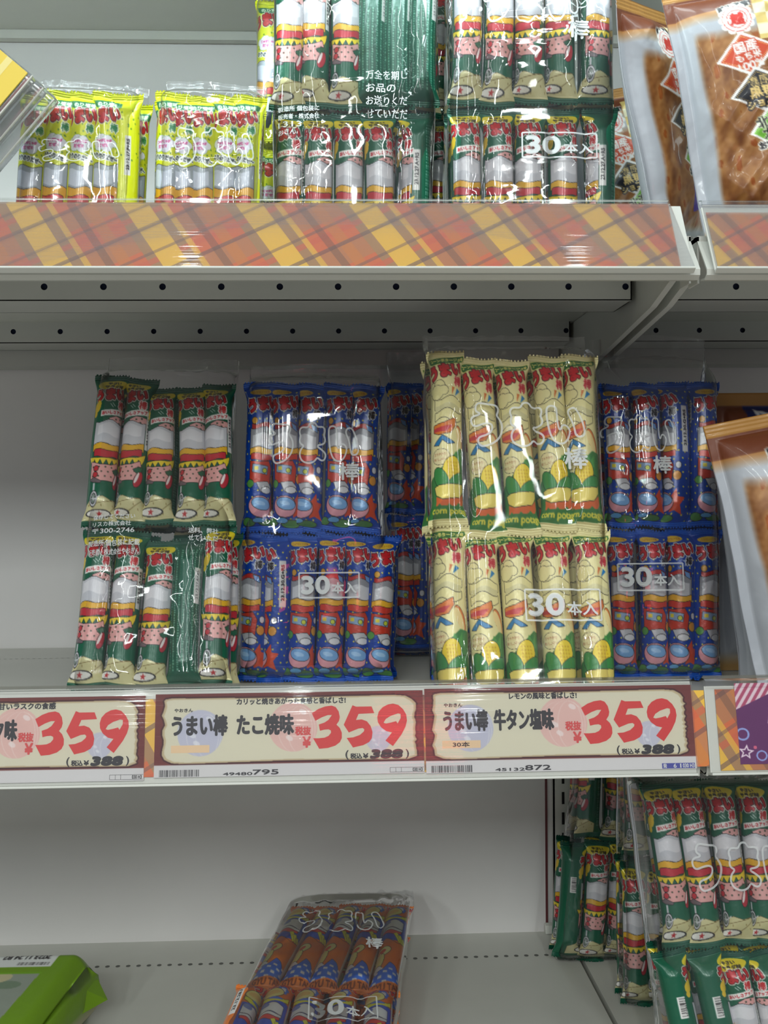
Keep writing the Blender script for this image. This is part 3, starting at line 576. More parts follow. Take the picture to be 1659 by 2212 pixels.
def bracket(x, Z, label):
    r = root('shelf_bracket', label, 'bracket', W(x, 51, Z - .45)); 
    p = MB(); prof = [(-45.5, 0), (-45.5, -2.2), (-40, -3.4), (-3, -7.2), (0, -7.2), (0, 0)]
    p.prism(prof[::-1], -.15, .15); p.build('web_plate', [M['steel']], r)
    q = MB(); q.sheet([(-45.5, -2.2), (-40, -3.4), (-3, -7.2), (0, -7.2)], .16, -.26, .26); q.build('flange', [M['steel']], r)
bracket(26.5, ZTOP, 'slanting arm under the tartan shelf end, ahead of the post')
bracket(27.8, ZTOP, 'slanting arm under the cracker pouches beside its twin')
for x, Z, t in ((26.5, ZMID, 'arm beneath the end of the shelf with price cards'), (27.8, ZMID, 'arm beneath the shelf with the purple card')):
    bracket(x, Z, t)
b = MB(); b.prism([(0, 0), (-1.0, 0), (-.95, .5), (-.7, .95), (-.25, 1.1), (0, 1.1)], -.9, .9)
p = atz(1184, 1997, ZLOW); tag(b.build('shelf_clip', [M['rail']], None, W(p.x, 51.2, ZLOW + .02), bev=.12), 'small rounded grey clip in the back corner of the low shelf', 'clip')

# ---------------------------------------------------------------- price rails along the shelf edges
class Plane:
    """a slanted face: origin, x along the shelf, v up the slope"""
    def __init__(s, y0, z0, y1, z1):
        s.o = Vector((0, y0, z0)); d = Vector((0, y1 - y0, z1 - z0)); s.h = d.length; s.v = d.normalized(); s.n = Vector((1, 0, 0)).cross(s.v)
        if s.n.y > 0: s.n = -s.n
        s.tilt = math.atan2(y1 - y0, z1 - z0)
    def uv(s, px, py):
        d = ray(px, py); C = Vector((0, CAMY, 0)); t = (s.o - C).dot(s.n) / d.dot(s.n); p = C + d * t - s.o
        return p.x, p.dot(s.v)
RT = Plane(-.4, at(700, 578, -.4).z, 3.0, at(700, 427, 3.0).z)
RM = Plane(-.3, at(700, 1683, -.3).z, 1.3, at(700, 1473, 1.3).z)
def rail(pl, x0, x1, label, strip, lip, cut=0.):
    """built in the frame of the slanted face: x along, z up the slope, -y towards the shopper"""
    r = root('price_rail', label, 'price rail', W(x0, pl.o.y, pl.o.z), rot=(-pl.tilt, 0, 0)); w = x1 - x0; h = pl.h
    b = MB(); b.box(0, w, .12, .3, -.1, h - lip); b.box(0, w, -.3, .3, -.28, -.1); b.build('holder', [M['rail']], r, bev=.05)
    if strip:
        b = MB(); b.box(strip[0] - x0, strip[1] - x0, .03, .06, strip[2], strip[3]); b.build('tartan_strip', [M['plaid']], r)
    b = MB(); n = 16
    b.box(0, w, -.19, -.12, -.1, h - lip - .1)
    b.sheet([(-.15, h - lip - .1), (-.22, h - lip * .55), (.0, h - .25), (.22, h), (.5, h - .1)], .09, 0, w)
    b.sheet([(.3, h - lip), (.3, h - .3)], .08, 0, w)
    b.v = [(x - cut * max(0, z) / h if x > w - .2 else x, y, z) for x, y, z in b.v]
    b.build('clear_cover', [M['clear']], r)
    return r
xa, xb = at(1500, 560, -.4).x, at(1545, 580, -.4).x
rail(RT, -62.3, xa, 'long sloping clear rail with orange tartan strip under the bagged snacks', (-62.2, xa - .95, .1, RT.h - .62), .62, 1.0)
rail(RT, xb, 116.5, 'short piece of clear rail with tartan strip under the cracker pouches', (xb + .25, 116.4, .1, RT.h - 1.35), .75)
xc_, xd = at(1506, 1600, -.3).x, at(1562, 1640, -.3).x
rail(RM, -62.3, xc_, 'clear rail holding the three price cards', (-62.2, xc_ + .95, .38, RM.h - 1.05), .36)
xs0, _ = RM.uv(1570, 1600); xs1, _ = RM.uv(1640, 1600)
rail(RM, xd - .9, 116.5, 'clear rail holding the purple starred card', (xs0 - .6, 116, .05, RM.h - 1.0), .75)

# ---------------------------------------------------------------- lettering laid flat on the cards
def flat_text(mb, body, x0, x1, z0, z1, y, mi=0, bold=0., shear=0.):
    """filled letters fitted into a box of the x-z plane, thickened by overlaid copies"""
    co, tr, asp = glyphs(body, 0., shear)
    P = np.stack([x0 + co[:, 0] * (x1 - x0), np.full(len(co), y), z0 + co[:, 1] * (z1 - z0)], 1); T = tr
    offs = [(0, 0)] if not bold else [(bold * math.cos(k * math.pi / 4), bold * math.sin(k * math.pi / 4)) for k in range(8)] + [(0, 0)]
    for k, (dx, dz) in enumerate(offs): mb.add(P + np.array([dx, -.0006 * k, dz]), T, mi)
def flat_poly(mb, rings, y, mi=0):
    tri = geometry.tessellate_polygon([[Vector((p[0], p[1], 0)) for p in r] for r in rings]); pts = [p for r in rings for p in r]
    mb.add([(p[0], y, p[1]) for p in pts], tri, mi)
D3 = [(100,235),(200,175),(300,140),(400,128),(460,150),(505,215),(522,300),(510,355),(470,412),(520,460),(550,530),(550,610),(520,670),(450,720),(340,752),(210,762),(118,605),(200,607),(290,600),(350,575),(388,530),(385,495),(350,478),(290,482),(222,497),(205,405),(290,378),(350,340),(403,268),(340,268),(250,300),(155,350)]
D5 = [(715,128),(770,150),(1003,150),(1043,250),(805,258),(765,348),(850,340),(930,370),(985,440),(1012,530),(1000,620),(960,675),(870,720),(715,752),(622,610),(720,603),(820,570),(880,520),(890,490),(865,468),(800,475),(655,530),(580,415)]
D9 = [(1330,113),(1410,135),(1480,200),(1525,280),(1535,370),(1510,460),(1450,570),(1315,742),(1205,658),(1305,540),(1220,520),(1140,460),(1095,385),(1087,310),(1110,230),(1170,165),(1250,125)]
H9 = [(1180,395),(1215,340),(1290,295),(1400,260),(1440,270),(1440,330),(1392,410),(1370,375),(1290,395),(1215,408)]

def card_canvas(Wd, H, white_strip=.9, seed=1):
    """burnt-paper design of a price card: brown frame, cream sheet, faint yoyo balls"""
    c = Canvas(0, Wd, H, (112, 52, 50), px=34); rnd = random.Random(seed)
    for k in range(40): v = rnd.uniform(0, H); c.rect(0, v, Wd, v + .03, tuple(np.array([112, 52, 50]) + rnd.uniform(-14, 14)))
    top, bot = .3, H - 1.0
    L_ = [(.62 + .1 * math.sin(i * 1.7) + rnd.uniform(-.06, .06), top + .2 + i * (bot - top - .5) / 12) for i in range(13)]
    R_ = [(Wd - .6 + rnd.uniform(-.1, .1), bot - .25 - i * (bot - top - .9) / 26) for i in range(27)]
    pts = L_ + [(1.3, bot - .05), (2.2, bot + .02), (Wd * .5, bot - .12), (Wd - 1.2, bot - .05), (Wd - .6, bot - .25)] + R_ + [(Wd - .85, top + .35), (Wd - 1.3, top + .1), (Wd - 2.2, top + .02), (Wd * .5, top + .1), (1.2, top + .03), (.75, top + .1)]
    mk = c.m_poly(pts); c.put(c.grow(mk, .12), (66, 26, 32)); c.put(mk, (190, 172, 138)); c.put(c.m_poly([(Wd / 2 + (x - Wd / 2) * .982, H * .45 + (y - H * .45) * .955) for x, y in pts]), (212, 205, 182))
    for cx, cy, r, col in ((3.4, 2.95, 1.72, (172, 174, 212)), (10.4, 2.6, 1.85, (222, 164, 164)), (16.85, 3.6, .95, (176, 178, 212))):
        mm = c.m_ell(cx, cy, r, r) & mk; c.a[mm] = c.a[mm] * .35 + np.array(col) * .65
        for k in range(3):
            e = (c.m_ell(cx + k * .25, cy + .2, r * (1 - .25 * k), r * .95) ^ c.m_ell(cx + k * .25 + .05, cy + .2, r * (1 - .25 * k), r * .95)) & mm; c.a[e] = c.a[e] * .6 + np.array((236, 232, 226)) * .4
        for dx, dy in ((-.35, .1), (-.15, .45), (.4, -.6)):
            e = c.m_ell(cx + dx * r, cy + dy * r, .16 * r, .1 * r, .5) & mm; c.a[e] = c.a[e] * .5 + 236 * .5
    c.rect(0, H - white_strip, Wd, H, (208, 204, 204)); c.soften(); return c
def grid_sheet(name, c, x0, x1, z0, z1, y, nx, nz, mat, parent, th=.04, warp=None):
    """a printed card: gridded front that carries the ink, with its own thickness"""
    X, Z = np.meshgrid(np.linspace(x0, x1, nx), np.linspace(z1, z0, nz)); U = (X - x0) / (x1 - x0) * c.w + c.u0; V = (z1 - Z) / (z1 - z0) * c.h
    Y = np.full_like(X, y) + (warp(X, Z) if warp else 0); P = np.stack([X, Y, Z], -1).reshape(-1, 3); col = c.sample(U.ravel(), V.ravel())
    i = np.arange(nx * nz).reshape(nz, nx); F = np.stack([i[:-1, :-1], i[1:, :-1], i[1:, 1:], i[:-1, 1:]], -1).reshape(-1, 4)
    n = len(P); bk = [(x0, y + th, z0), (x1, y + th, z0), (x1, y + th, z1), (x0, y + th, z1)]
    P = np.vstack([P, bk]); col = np.vstack([col, np.full((4, 3), .7)])
    F = [tuple(q) for q in F] + [(n, n + 3, n + 2, n + 1)]
    F += [(int(i[0, 0]), int(i[0, -1]), n + 2, n + 3), (int(i[-1, -1]), int(i[-1, 0]), n, n + 1), (int(i[-1, 0]), int(i[0, 0]), n + 3, n), (int(i[0, -1]), int(i[-1, -1]), n + 1, n + 2)]
    return obj(name, make_mesh(name, P, F, mat, None, False, col), parent)

def price_card(bl, br, tl, header, hx, name_txt, nx, label, code, sub=None, kind='', seed=1):
    x0, za = RM.uv(*bl); x1, zb = RM.uv(*br); _, zt = RM.uv(*tl); Wd = x1 - x0; z0 = (za + zb) / 2 - .02; H = zt - z0
    o = RM.o + RM.v * z0; rz = math.atan2(0, 1)
    r = root('price_card', label, 'price card', W(x0, o.y, o.z), 'price cards on the middle shelf edge', (-RM.tilt, 0, 0)); y = -.02
    grid_sheet('card', card_canvas(20.3, 6.2, seed=seed), 0, Wd, 0, H, y, 560, 170, [M['paper']], r)
    sx, sz = Wd / 1555, H / 480                                  # drawing units of the design
    X = lambda v: (v - 40) * sx
    def drop(k): return lambda v: H - (v - 80 + k) * sz            # the printed lines slope with the card in the photo
    Z = drop(21)
    yy = y - .006
    p = MB(); k = (1500 - 945) / (1535 - 100); kz = 255 / (762 - 113)
    for rings in ((D3,), (D5,), (D9, H9)): flat_poly(p, [[(X(945 + (a - 100) * k), Z(135 + (b_ - 113) * kz)) for a, b_ in q] for q in rings], yy - .004)
    p.build('price_digits', [M['red']], r)
    Z = drop(15); p = MB(); flat_text(p, '税抜', X(850), X(938), Z(315), Z(266), yy - .006, 0, .03); flat_text(p, '¥', X(893), X(937), Z(386), Z(326), yy - .006, 0, .04); p.build('before_tax_mark', [M['pinkred']], r)
    Z = drop(23); p = MB(); flat_text(p, '(', X(1140), X(1156), Z(452), Z(400), yy, 0, .02); flat_text(p, '税込', X(1168), X(1234), Z(448), Z(418), yy, 0, .02); flat_text(p, '¥', X(1242), X(1270), Z(446), Z(420), yy, 0, .025)
    flat_text(p, '388', X(1285), X(1468), Z(446), Z(402), yy, 0, .075, .12); flat_text(p, ')', X(1490), X(1506), Z(452), Z(400), yy, 0, .02); p.build('tax_price', [M['ink']], r)
    Z = drop(14); p = MB(); flat_text(p, header, X(hx[0]), X(hx[1]), Z(134), Z(98), yy, 0, .022); p.build('header_line', [M['ink']], r)
    Z = drop(4); p = MB(); flat_text(p, 'やおきん', X(150), X(256), Z(182), Z(162), yy, 0, .012); p.build('maker_line', [M['ink']], r); p = MB()
    Z = drop(8)
    for t, a, b_ in name_txt: flat_text(p, t, X(a), X(b_), Z(314), Z(200), yy - .002, 0, .062)
    p.build('product_name', [M['ink']], r)
    Z = drop(4); p = MB(); p.add([(X(135), yy + .002, Z(417)), (X(355), yy + .002, Z(417)), (X(355), yy + .002, Z(374)), (X(135), yy + .002, Z(374))], [(0, 1, 2, 3)]); p.build('peach_label', [M['peach']], r)
    p = MB(); rnd = random.Random(seed + 5); x = 70
    while x < 298:
        w = rnd.choice((2, 2, 4, 6)); p.box(X(x), X(x + w), yy, yy + .004, Z(552), Z(513)); x += w + rnd.choice((2, 3, 5))
    p.build('barcode', [M['ink']], r); p = MB()
    Z = drop(10)
    if code: flat_text(p, code[:5], X(435), X(602), Z(543), Z(527), yy, 0, .012); flat_text(p, code[5:], X(606), X(752), Z(541), Z(514), yy, 0, .018)
    if code: p.build('code_number', [M['ink']], r)
    p = MB()
    Z = drop(4)
    if sub: flat_text(p, sub, X(196), X(292), Z(410), Z(382), yy, 0, .012)
    Z = drop(27)
    if kind == 'blue': pass
    else:
        for a, b_, c_, d in ((1395, 1595, 498, 500), (1395, 1595, 524, 526), (1395, 1397, 498, 526), (1428, 1430, 498, 526), (1460, 1462, 498, 526)): p.box(X(a), X(min(b_, 1592)), yy, yy + .004, Z(d), Z(c_))
        flat_text(p, '030 H3', X(1527), X(1584), Z(522), Z(502), yy, 0, .008)
    p.build('piece_count' if kind == 'blue' else 'shelf_code_box', [M['ink']], r)
    if kind == 'blue':
        p = MB(); p.box(X(1395), X(1586), yy, yy + .004, Z(530), Z(500)); p.build('issue_stamp', [M['blueink']], r)
        p = MB(); flat_text(p, '発', X(1402), X(1422), Z(527), Z(503), yy - .004, 0, .008); flat_text(p, '6', X(1462), X(1478), Z(526), Z(504), yy - .004, 0, .008); flat_text(p, '1', X(1500), X(1506), Z(526), Z(504), yy - .004, 0, .008); flat_text(p, '030 H3', X(1516), X(1582), Z(526), Z(504), yy - .004, 0, .008)
        p.build('stamp_lettering', [M['cardwhite']], r)
    return r
price_card((332, 1681), (917, 1668), (340, 1500), 'カリッと焼きあがった食感と香ばしさ!', (510, 1142), (('うまい棒', 140, 456), ('たこ焼味', 514, 838)), None, 'white price card lettered for the octopus-ball flavour, under the blue bag', '49480795', seed=1)
price_card((921, 1670), (1505, 1660), (922, 1488), 'レモンの風味と香ばしさ!', (530, 922), (('うまい棒', 148, 400), ('牛タン塩味', 440, 780)), None, 'white price card reading 30本 on its peach label, under the cream yellow bag', '45132872', '30本', 'blue', 2)
price_card((-268, 1698), (310, 1684), (-262, 1512), '甘いラスクの食感', (726, 1062), (('ク味', 700, 838),), None, 'white price card cut off by the picture edge, under the bare shelf', None, seed=3)
# purple seasonal card beside the gap
x0, z0 = RM.uv(1607, 1651); x1 = x0 + 8.5; _, z1 = RM.uv(1592, 1476)
o = RM.o + RM.v * z0; r = root('seasonal_card', 'purple card with pink stripes, blue rings and a white star outline', 'promotional card', W(x0 - .25, o.y, o.z), rot=(-RM.tilt, 0, 0))
c = Canvas(0, 8.5, 6.4, (100, 42, 98), px=40)
c.poly([(0, 0), (4.4, 0), (0, 2.1)], (176, 76, 108))
for k in range(9): c.put(c.m_poly([(0, 0), (4.4, 0), (0, 2.1)]) & c.m_poly([(.15 + k * .55, 0), (.42 + k * .55, 0), (.42 + k * .55 - 1.3, 2.1), (.15 + k * .55 - 1.3, 2.1)]), (228, 204, 212))
for x, y, rr in ((.35, 4.05, .5), (1.65, 5.75, .42), (5.6, 4.6, .5), (7.2, 1.5, .45)): c.ell(x, y, rr, rr, (150, 166, 222)); c.ell(x, y, rr * .72, rr * .72, (100, 42, 98))
c.star(.5, 5.45, .62, (234, 214, 226), .15); c.star(.5, 5.45, .36, (100, 42, 98), .15); c.ell(1.2, 5.1, .13, .13, (214, 100, 130)); c.star(6.6, 5.4, .6, (234, 214, 226), .3); c.star(6.6, 5.4, .35, (100, 42, 98), .3)
c.poly([(2.6, 1.6), (3.6, 1.2), (6.0, 1.4), (6.6, 2.6), (6.2, 3.9), (3.2, 4.4), (2.3, 3.2)], (224, 206, 214)); c.poly([(2.9, 1.9), (3.7, 1.5), (5.8, 1.7), (6.2, 2.6), (5.8, 3.6), (3.4, 4.0), (2.7, 3.1)], (40, 66, 146)); c.ell(4.4, 3.6, .9, .3, (226, 196, 60)); c.soften()
grid_sheet('card', c, 0, 8.5, 0, z1 - z0, -.02, 300, 200, [M['paper']], r)
# ---------------------------------------------------------------- one puffed snack stick in its printed wrapper
LEN = 14.0
def wave_noise(seed, n=7, lo=.3, hi=1.6):
    r = random.Random(seed); return [(r.uniform(lo, hi) * math.cos(a), r.uniform(lo, hi) * math.sin(a), r.uniform(0, 6.28), r.uniform(.4, 1)) for a in [r.uniform(0, 6.28) for _ in range(n)]]
def ev(ws, a, b): return sum(w * np.sin(k * a + q * b + p) for k, q, p, w in ws) / len(ws)
def smooth(t): t = np.clip(t, 0, 1); return t * t * (3 - 2 * t)
_front = np.radians(np.arange(-104, 104.1, 2.6)); _backa = np.radians(np.arange(104 + 9, 360 - 104 - 1, 9.5)); THETA = np.concatenate([_front, _backa])
def stick_part(art, v0, v1, nv, seed, ush, mat):
    v = np.linspace(v0, v1, nv); TH, V = np.meshgrid(THETA, v)
    d = np.minimum(V, LEN - V); s = smooth((d - .45) / 1.9); e = smooth((d - .35) / 1.0)
    ws, w2 = wave_noise(seed), wave_noise(seed + 50, 8, 2, 6)
    near = 1 - smooth((d - .6) / 2.6)
    a = 1.27 + .34 * (1 - smooth((d - .3) / 1.5)); b = .035 + 1.10 * np.sqrt(np.maximum(s, 0))
    r = 1 + .035 * ev(ws, TH * 2, V * .9) * e + .07 * near * e * ev(w2, TH * 1.6, V * .25)
    X = a * np.sin(TH) * r; Y = -b * np.cos(TH) * r
    fin = 1 - smooth((d - .3) / .45); Y = Y + fin * (.045 * np.sin(V * 2 * math.pi / .19) + .1 * np.sin(X * 1.5 + seed))
    Y = Y + .10 * near * np.sin(X * 2.2 + seed * 1.7)
    Z = LEN - V + np.where((V < .02) | (V > LEN - .02), .075 * np.sign(np.sin(X * 2 * math.pi / .3)), 0) + (1 - e) * .12 * np.sin(X * 1.1 + seed)
    X = X + .07 * np.sin(V * .35 + seed)
    U = (TH + math.pi) % (2 * math.pi) - math.pi; U = U / math.pi * 4 + ush; U = (U + 4) % 8 - 4
    P = np.stack([X, Y, Z], -1).reshape(-1, 3); col = art.sample(U.ravel(), V.ravel())
    n = len(THETA); i = np.arange(n * nv).reshape(nv, n); j = np.roll(i, -1, 1)
    F = np.stack([i[:-1], i[1:], j[1:], j[:-1]], -1).reshape(-1, 4)
    return make_mesh('wrapped_stick', P, F, mat, None, True, col)
STICK = {}
def stick_kind(flavour, art, shifts):
    STICK[flavour] = []
    for k, u in enumerate(shifts):
        sd = 11 * k + len(flavour)
        STICK[flavour].append((stick_part(art, .62, LEN - .62, 190, sd, u, M['wrap']), stick_part(art, 0, .66, 22, sd, u, M['wrap']), stick_part(art, LEN - .66, LEN, 22, sd, u, M['wrap'])))
stick_kind('salad', art_salad(), (0., .45, -.5, 1.9, -2.45)); stick_kind('backside', art_back(), (0.,))
stick_kind('blue', art_blue(), (0., .55, -.5, 1.7)); stick_kind('corn', art_corn(), (0., .3, -.2, .75)); stick_kind('nori', art_yellow(), (0., .4, -.35, 1.6)); stick_kind('orange', art_orange(), (0., .3, -.3, -1.6))
COLORS = dict(backside='dark green', salad='green', blue='blue', corn='cream', nori='yellow', orange='orange')
def add_stick(par, flavour, var, loc, tilt, sx, sz, spin=0., ends=True):
    body, top, bot = STICK[flavour][var % len(STICK[flavour])]
    o = obj('snack_stick', body, par, loc * .01); o.rotation_euler = (0, tilt, spin); o.scale = (sx, sx, sz)
    if ends:
        for q in (top, bot): obj('crimped_end', q, o)
    return o

# ---------------------------------------------------------------- a clear bag of sticks
def outline_text(body, fat, wd):
    """plump bubble outline of some lettering, as flat ribbons (letter height about 1)"""
    c = Canvas(0, 3.4, 1.6, 0, px=70); f = c.grow(c.m_text(body, 1.7, .8, 2.75, .98), fat).astype(float)
    for _ in range(10):
        p = np.pad(f, 1, 'edge'); f = (p[:-2, 1:-1] + p[2:, 1:-1] + p[1:-1, :-2] + p[1:-1, 2:] + p[1:-1, 1:-1]) / 5
    nxt = {}; H_, W_ = f.shape
    for y, x in zip(*np.where((np.minimum.reduce([f[:-1, :-1], f[1:, :-1], f[:-1, 1:], f[1:, 1:]]) < .5) & (np.maximum.reduce([f[:-1, :-1], f[1:, :-1], f[:-1, 1:], f[1:, 1:]]) >= .5))):
        q = [(x, y), (x + 1, y), (x + 1, y + 1), (x, y + 1)]; v = [f[b, a] >= .5 for a, b in q]; ent, ext = [], []
        for k in range(4):
            (ax, ay), (bx, by) = q[k], q[(k + 1) % 4]
            if v[k] != v[(k + 1) % 4]:
                t = (.5 - f[ay, ax]) / (f[by, bx] - f[ay, ax]); key = (min(ax, bx), min(ay, by), ax != bx); pt = (ax + (bx - ax) * t, ay + (by - ay) * t)
                (ext if v[k] else ent).append((key, pt))
        for a, b in zip(ent, ext): nxt[a[0]] = (a[1], b[0])
    V_, F_ = [], []
    while nxt:
        k0 = next(iter(nxt)); k = k0; pts = []
        while k in nxt: p, k2 = nxt.pop(k); pts.append(p); k = k2
        if len(pts) < 24: continue
        P = np.array(pts)[::2] / 70.; P[:, 1] = 1.6 - P[:, 1]
        for _ in range(4): P = (np.roll(P, 1, 0) + 2 * P + np.roll(P, -1, 0)) / 4
        d = np.roll(P, -1, 0) - np.roll(P, 1, 0); d /= np.linalg.norm(d, axis=1)[:, None] + 1e-9; n_ = np.stack([-d[:, 1], d[:, 0]], 1) * wd / 2
        b = len(V_); m_ = len(P)
        for a, c_ in zip(P + n_, P - n_): V_ += [(a[0], a[1], 0), (c_[0], c_[1], 0)]
        F_ += [(b + 2 * i, b + 2 * i + 1, b + 2 * ((i + 1) % m_) + 1, b + 2 * ((i + 1) % m_)) for i in range(m_)]
    return np.array(V_), F_
OUT = outline_text('うまい', .085, .05)

class Bag: pass
def pack(label, flavour, group, Zs, Y0, lean, rows, film_top, prints=(), D=7.6, layers=2, film_bottom=0., seed=1, roll=0., margin=1.55, name='snack_multipack', sx=1.0, yaw=0., glint=1.0):
    """rows: lists of (x_top, y_top, x_bottom, y_bottom, kind) in photo pixels for the sticks seen at the front"""
    allx = [s[2] for s in rows[-1]]; pxc = sum(allx) / len(allx)
    a = math.radians(lean); c0 = at(pxc, rows[-1][0][3], Y0 + D / 2)
    o = Vector((c0.x, Y0 + D / 2 * math.cos(a), Zs + D / 2 * math.sin(a) + .05))
    R = Matrix.Rotation(math.radians(yaw), 4, 'Z') @ Matrix.Rotation(-a, 4, 'X') @ Matrix.Rotation(roll, 4, 'Y')
    r = root(name, label, 'bag of snacks', W(*o), group); r.rotation_euler = R.to_euler()
    Ri = R.to_3x3().transposed(); C = Ri @ (Vector((0, CAMY, 0)) - o)
    def loc(px, py, yl):
        d = Ri @ ray(px, py); t = (yl - C.y) / d.y; return C + d * t
    yf = -D / 2 + 1.25; rnd = random.Random(seed); ends = []; info = []
    for row in rows:
        T = []
        for s in row:
            dy = s[5] if len(s) > 5 else rnd.uniform(-.12, .12)
            yl = yf + dy; t, b = loc(s[0], s[1], yl - 1.0), loc(s[2], s[3], yl - 1.0); t.y = b.y = yl
            fl, var = s[4] if isinstance(s[4], tuple) else (flavour, s[4])
            lowest = (Zs + .12 - o.z + (b.y + 1.0) * math.sin(a)) / math.cos(a)
            if lean < 45: b.z = max(b.z, lowest)
            dv = t - b; ln = math.hypot(dv.x, dv.z); til = math.atan2(dv.x, dv.z); T.append((t, b)); info.append(ln)
            add_stick(r, fl, var, b, til, sx, ln / LEN, rnd.uniform(-.07, .07))
            for l in range(1, layers):
                b2 = b + Vector((rnd.uniform(-.5, .5), 2.45 * l, rnd.uniform(-.3, .3)))
                if lean < 45: b2.z = max(b2.z, (Zs + .12 - o.z + (b2.y + 1.2) * math.sin(a)) / math.cos(a))
                add_stick(r, flavour, rnd.randrange(4), b2, til, sx, ln / LEN, rnd.uniform(-.3, .3), ends=(l == 1))
        ends.append(T)
    print('PACK', label[:40], 'len', [round(q, 1) for q in info][:10], 'z', round(min(b.z for T in ends for _, b in T), 1), round(max(t.z for T in ends for t, _ in T), 1), 'pitch', [round((T[-1][1].x - T[0][1].x) / max(1, len(T) - 1), 2) for T in ends])
    zt = max(t.z for T in ends for t, _ in T); zb = min(b.z for T in ends for _, b in T); zb = .1 if lean < 45 else max(zb - .35, -9)
    zf = max(zt + .8, loc(pxc, film_top, -D / 2 + 2).z)
    # side edges of the bag follow the outermost sticks
    zs_, xl_, xr_ = [], [], []
    for T in ends[::-1]:
        for k in (1, 0):
            zs_.append(sum(q[k].z for q in T) / len(T)); xl_.append(min(q[k].x for q in T) - margin); xr_.append(max(q[k].x for q in T) + margin)
    pl, pr = np.polyfit(zs_, xl_, 1), np.polyfit(zs_, xr_, 1)
    ws = wave_noise(seed + 3, 6, .25, .8); w2 = wave_noise(seed + 9, 10, .4, 1.2); w3 = wave_noise(seed + 17, 8, .15, .5); rr = random.Random(seed + 5)
    folds = [(rr.uniform(-.55, .55), rr.uniform(-.3, .3), rr.uniform(0, 1), rr.uniform(.5, 1)) for _ in range(15)]
    def crease(X, Z):
        o_ = .16 * ev(ws, X, Z) + .04 * ev(w2, X, Z)
        msk = np.clip(ev(w3, X, Z) * 2.2 + .35, 0, 1)
        for kx, kz, p, w in folds:
            t = (kx * X + kz * Z + p) % 1.0; o_ = o_ + msk * .07 * w * (1 - np.minimum(1, np.abs(t - .5) * 7))
        return o_ * glint
    spans = [[(t.x, t.z, q.x, q.z) for t, q in T] for T in ends]
    def bulge(X, Z):
        """the film hugs every stick: it sinks between neighbours"""
        out = np.zeros_like(X)
        for T in spans:
            z1, z0 = sum(q[1] for q in T) / len(T), sum(q[3] for q in T) / len(T); h = np.zeros_like(X)
            for tx, tz, bx, bz in T:
                xc = bx + (tx - bx) * (Z - bz) / (tz - bz); h = np.maximum(h, np.sqrt(np.clip(1 - ((X - xc) / 1.5) ** 2, 0, 1)))
            out = out + .42 * (1 - np.maximum(h, .15)) * smooth((Z - z0 - .4) / 1.2) * smooth((z1 - .4 - Z) / 1.2)
        return out
    EXP = 5.0
    def prof(Z):
        up = smooth((Z - zt + .6) / max(1.2, (zf - zt) * .75 + .6)); dn = smooth((Z - zb) / 1.3)
        dd = (D / 2 + .28) * (1 - .965 * up) * (.45 + .55 * dn); xl, xr = np.polyval(pl, Z), np.polyval(pr, Z)
        return xl, xr, dd, up
    pp = [(rr.uniform(1.2, 5), rr.uniform(-.5, .5), rr.uniform(0, 6)) for _ in range(6)]
    def pleat(X, Z, up): return up * .11 * sum(np.sin(k * X + q * Z + p) for k, q, p in pp) / 2
    def film_y(X, Z):
        xl, xr, dd, up = prof(Z); cx = np.clip((X - (xl + xr) / 2) / ((xr - xl) / 2), -.98, .98)
        return -dd * (1 - np.abs(cx) ** EXP) ** (1 / EXP) + up * (D * .18) - crease(X, Z) * (1 + 1.2 * up) - pleat(X, Z, up) + bulge(X, Z)
    nz, nt = 150, 132
    z = np.concatenate([np.linspace(zb, zt, int(nz * .72)), np.linspace(zt, zf, nz - int(nz * .72) + 1)[1:]])
    th = np.linspace(0, 2 * math.pi, nt, endpoint=False); TH, Z = np.meshgrid(th, z)
    xl, xr, dd, up = prof(Z); cs, sn = np.cos(TH), np.sin(TH)
    cx = np.sign(cs) * np.abs(cs) ** (2 / EXP); cy = np.sign(sn) * np.abs(sn) ** (2 / EXP)
    X = (xl + xr) / 2 + (xr - xl) / 2 * cx
    front = cy < 0; cr = crease(X, Z); cr2 = crease(X * .9 + 7, Z)
    Y = dd * cy + up * (D * .18) - np.where(front, cr, -cr2) * np.abs(cy) ** 3 * (1 + 1.2 * up) - pleat(X, Z, up) + np.where(front, bulge(X, Z) * np.abs(cy) ** 3, 0)
    X = X + np.abs(cx) ** 9 * np.sign(cx) * (.16 * ev(w2, Y * 2, Z) + .12 * ev(ws, Y, Z * 2))
    Zz = Z + up * .5 * ev(ws, X * .8, Z * .1)
    if lean < 45: Zz = Zz - (1 - smooth(Z / 3.5)) * np.clip(D / 2 - Y, 0, D) * math.tan(a) * .84
    P = np.stack([X, Y, Zz], -1).reshape(-1, 3); n0 = len(P); i = np.arange(nz * nt).reshape(nz, nt); j = np.roll(i, -1, 1)
    F = [tuple(q) for q in np.stack([i[:-1], j[:-1], j[1:], i[1:]], -1).reshape(-1, 4)]
    cb = P.reshape(nz, nt, 3)[0].mean(0); P = np.vstack([P, cb]); F += [(n0, int(j[0, k]), int(i[0, k])) for k in range(nt)]
    obj('clear_bag', make_mesh('clear_bag', P, F, M['film'], None, True), r)
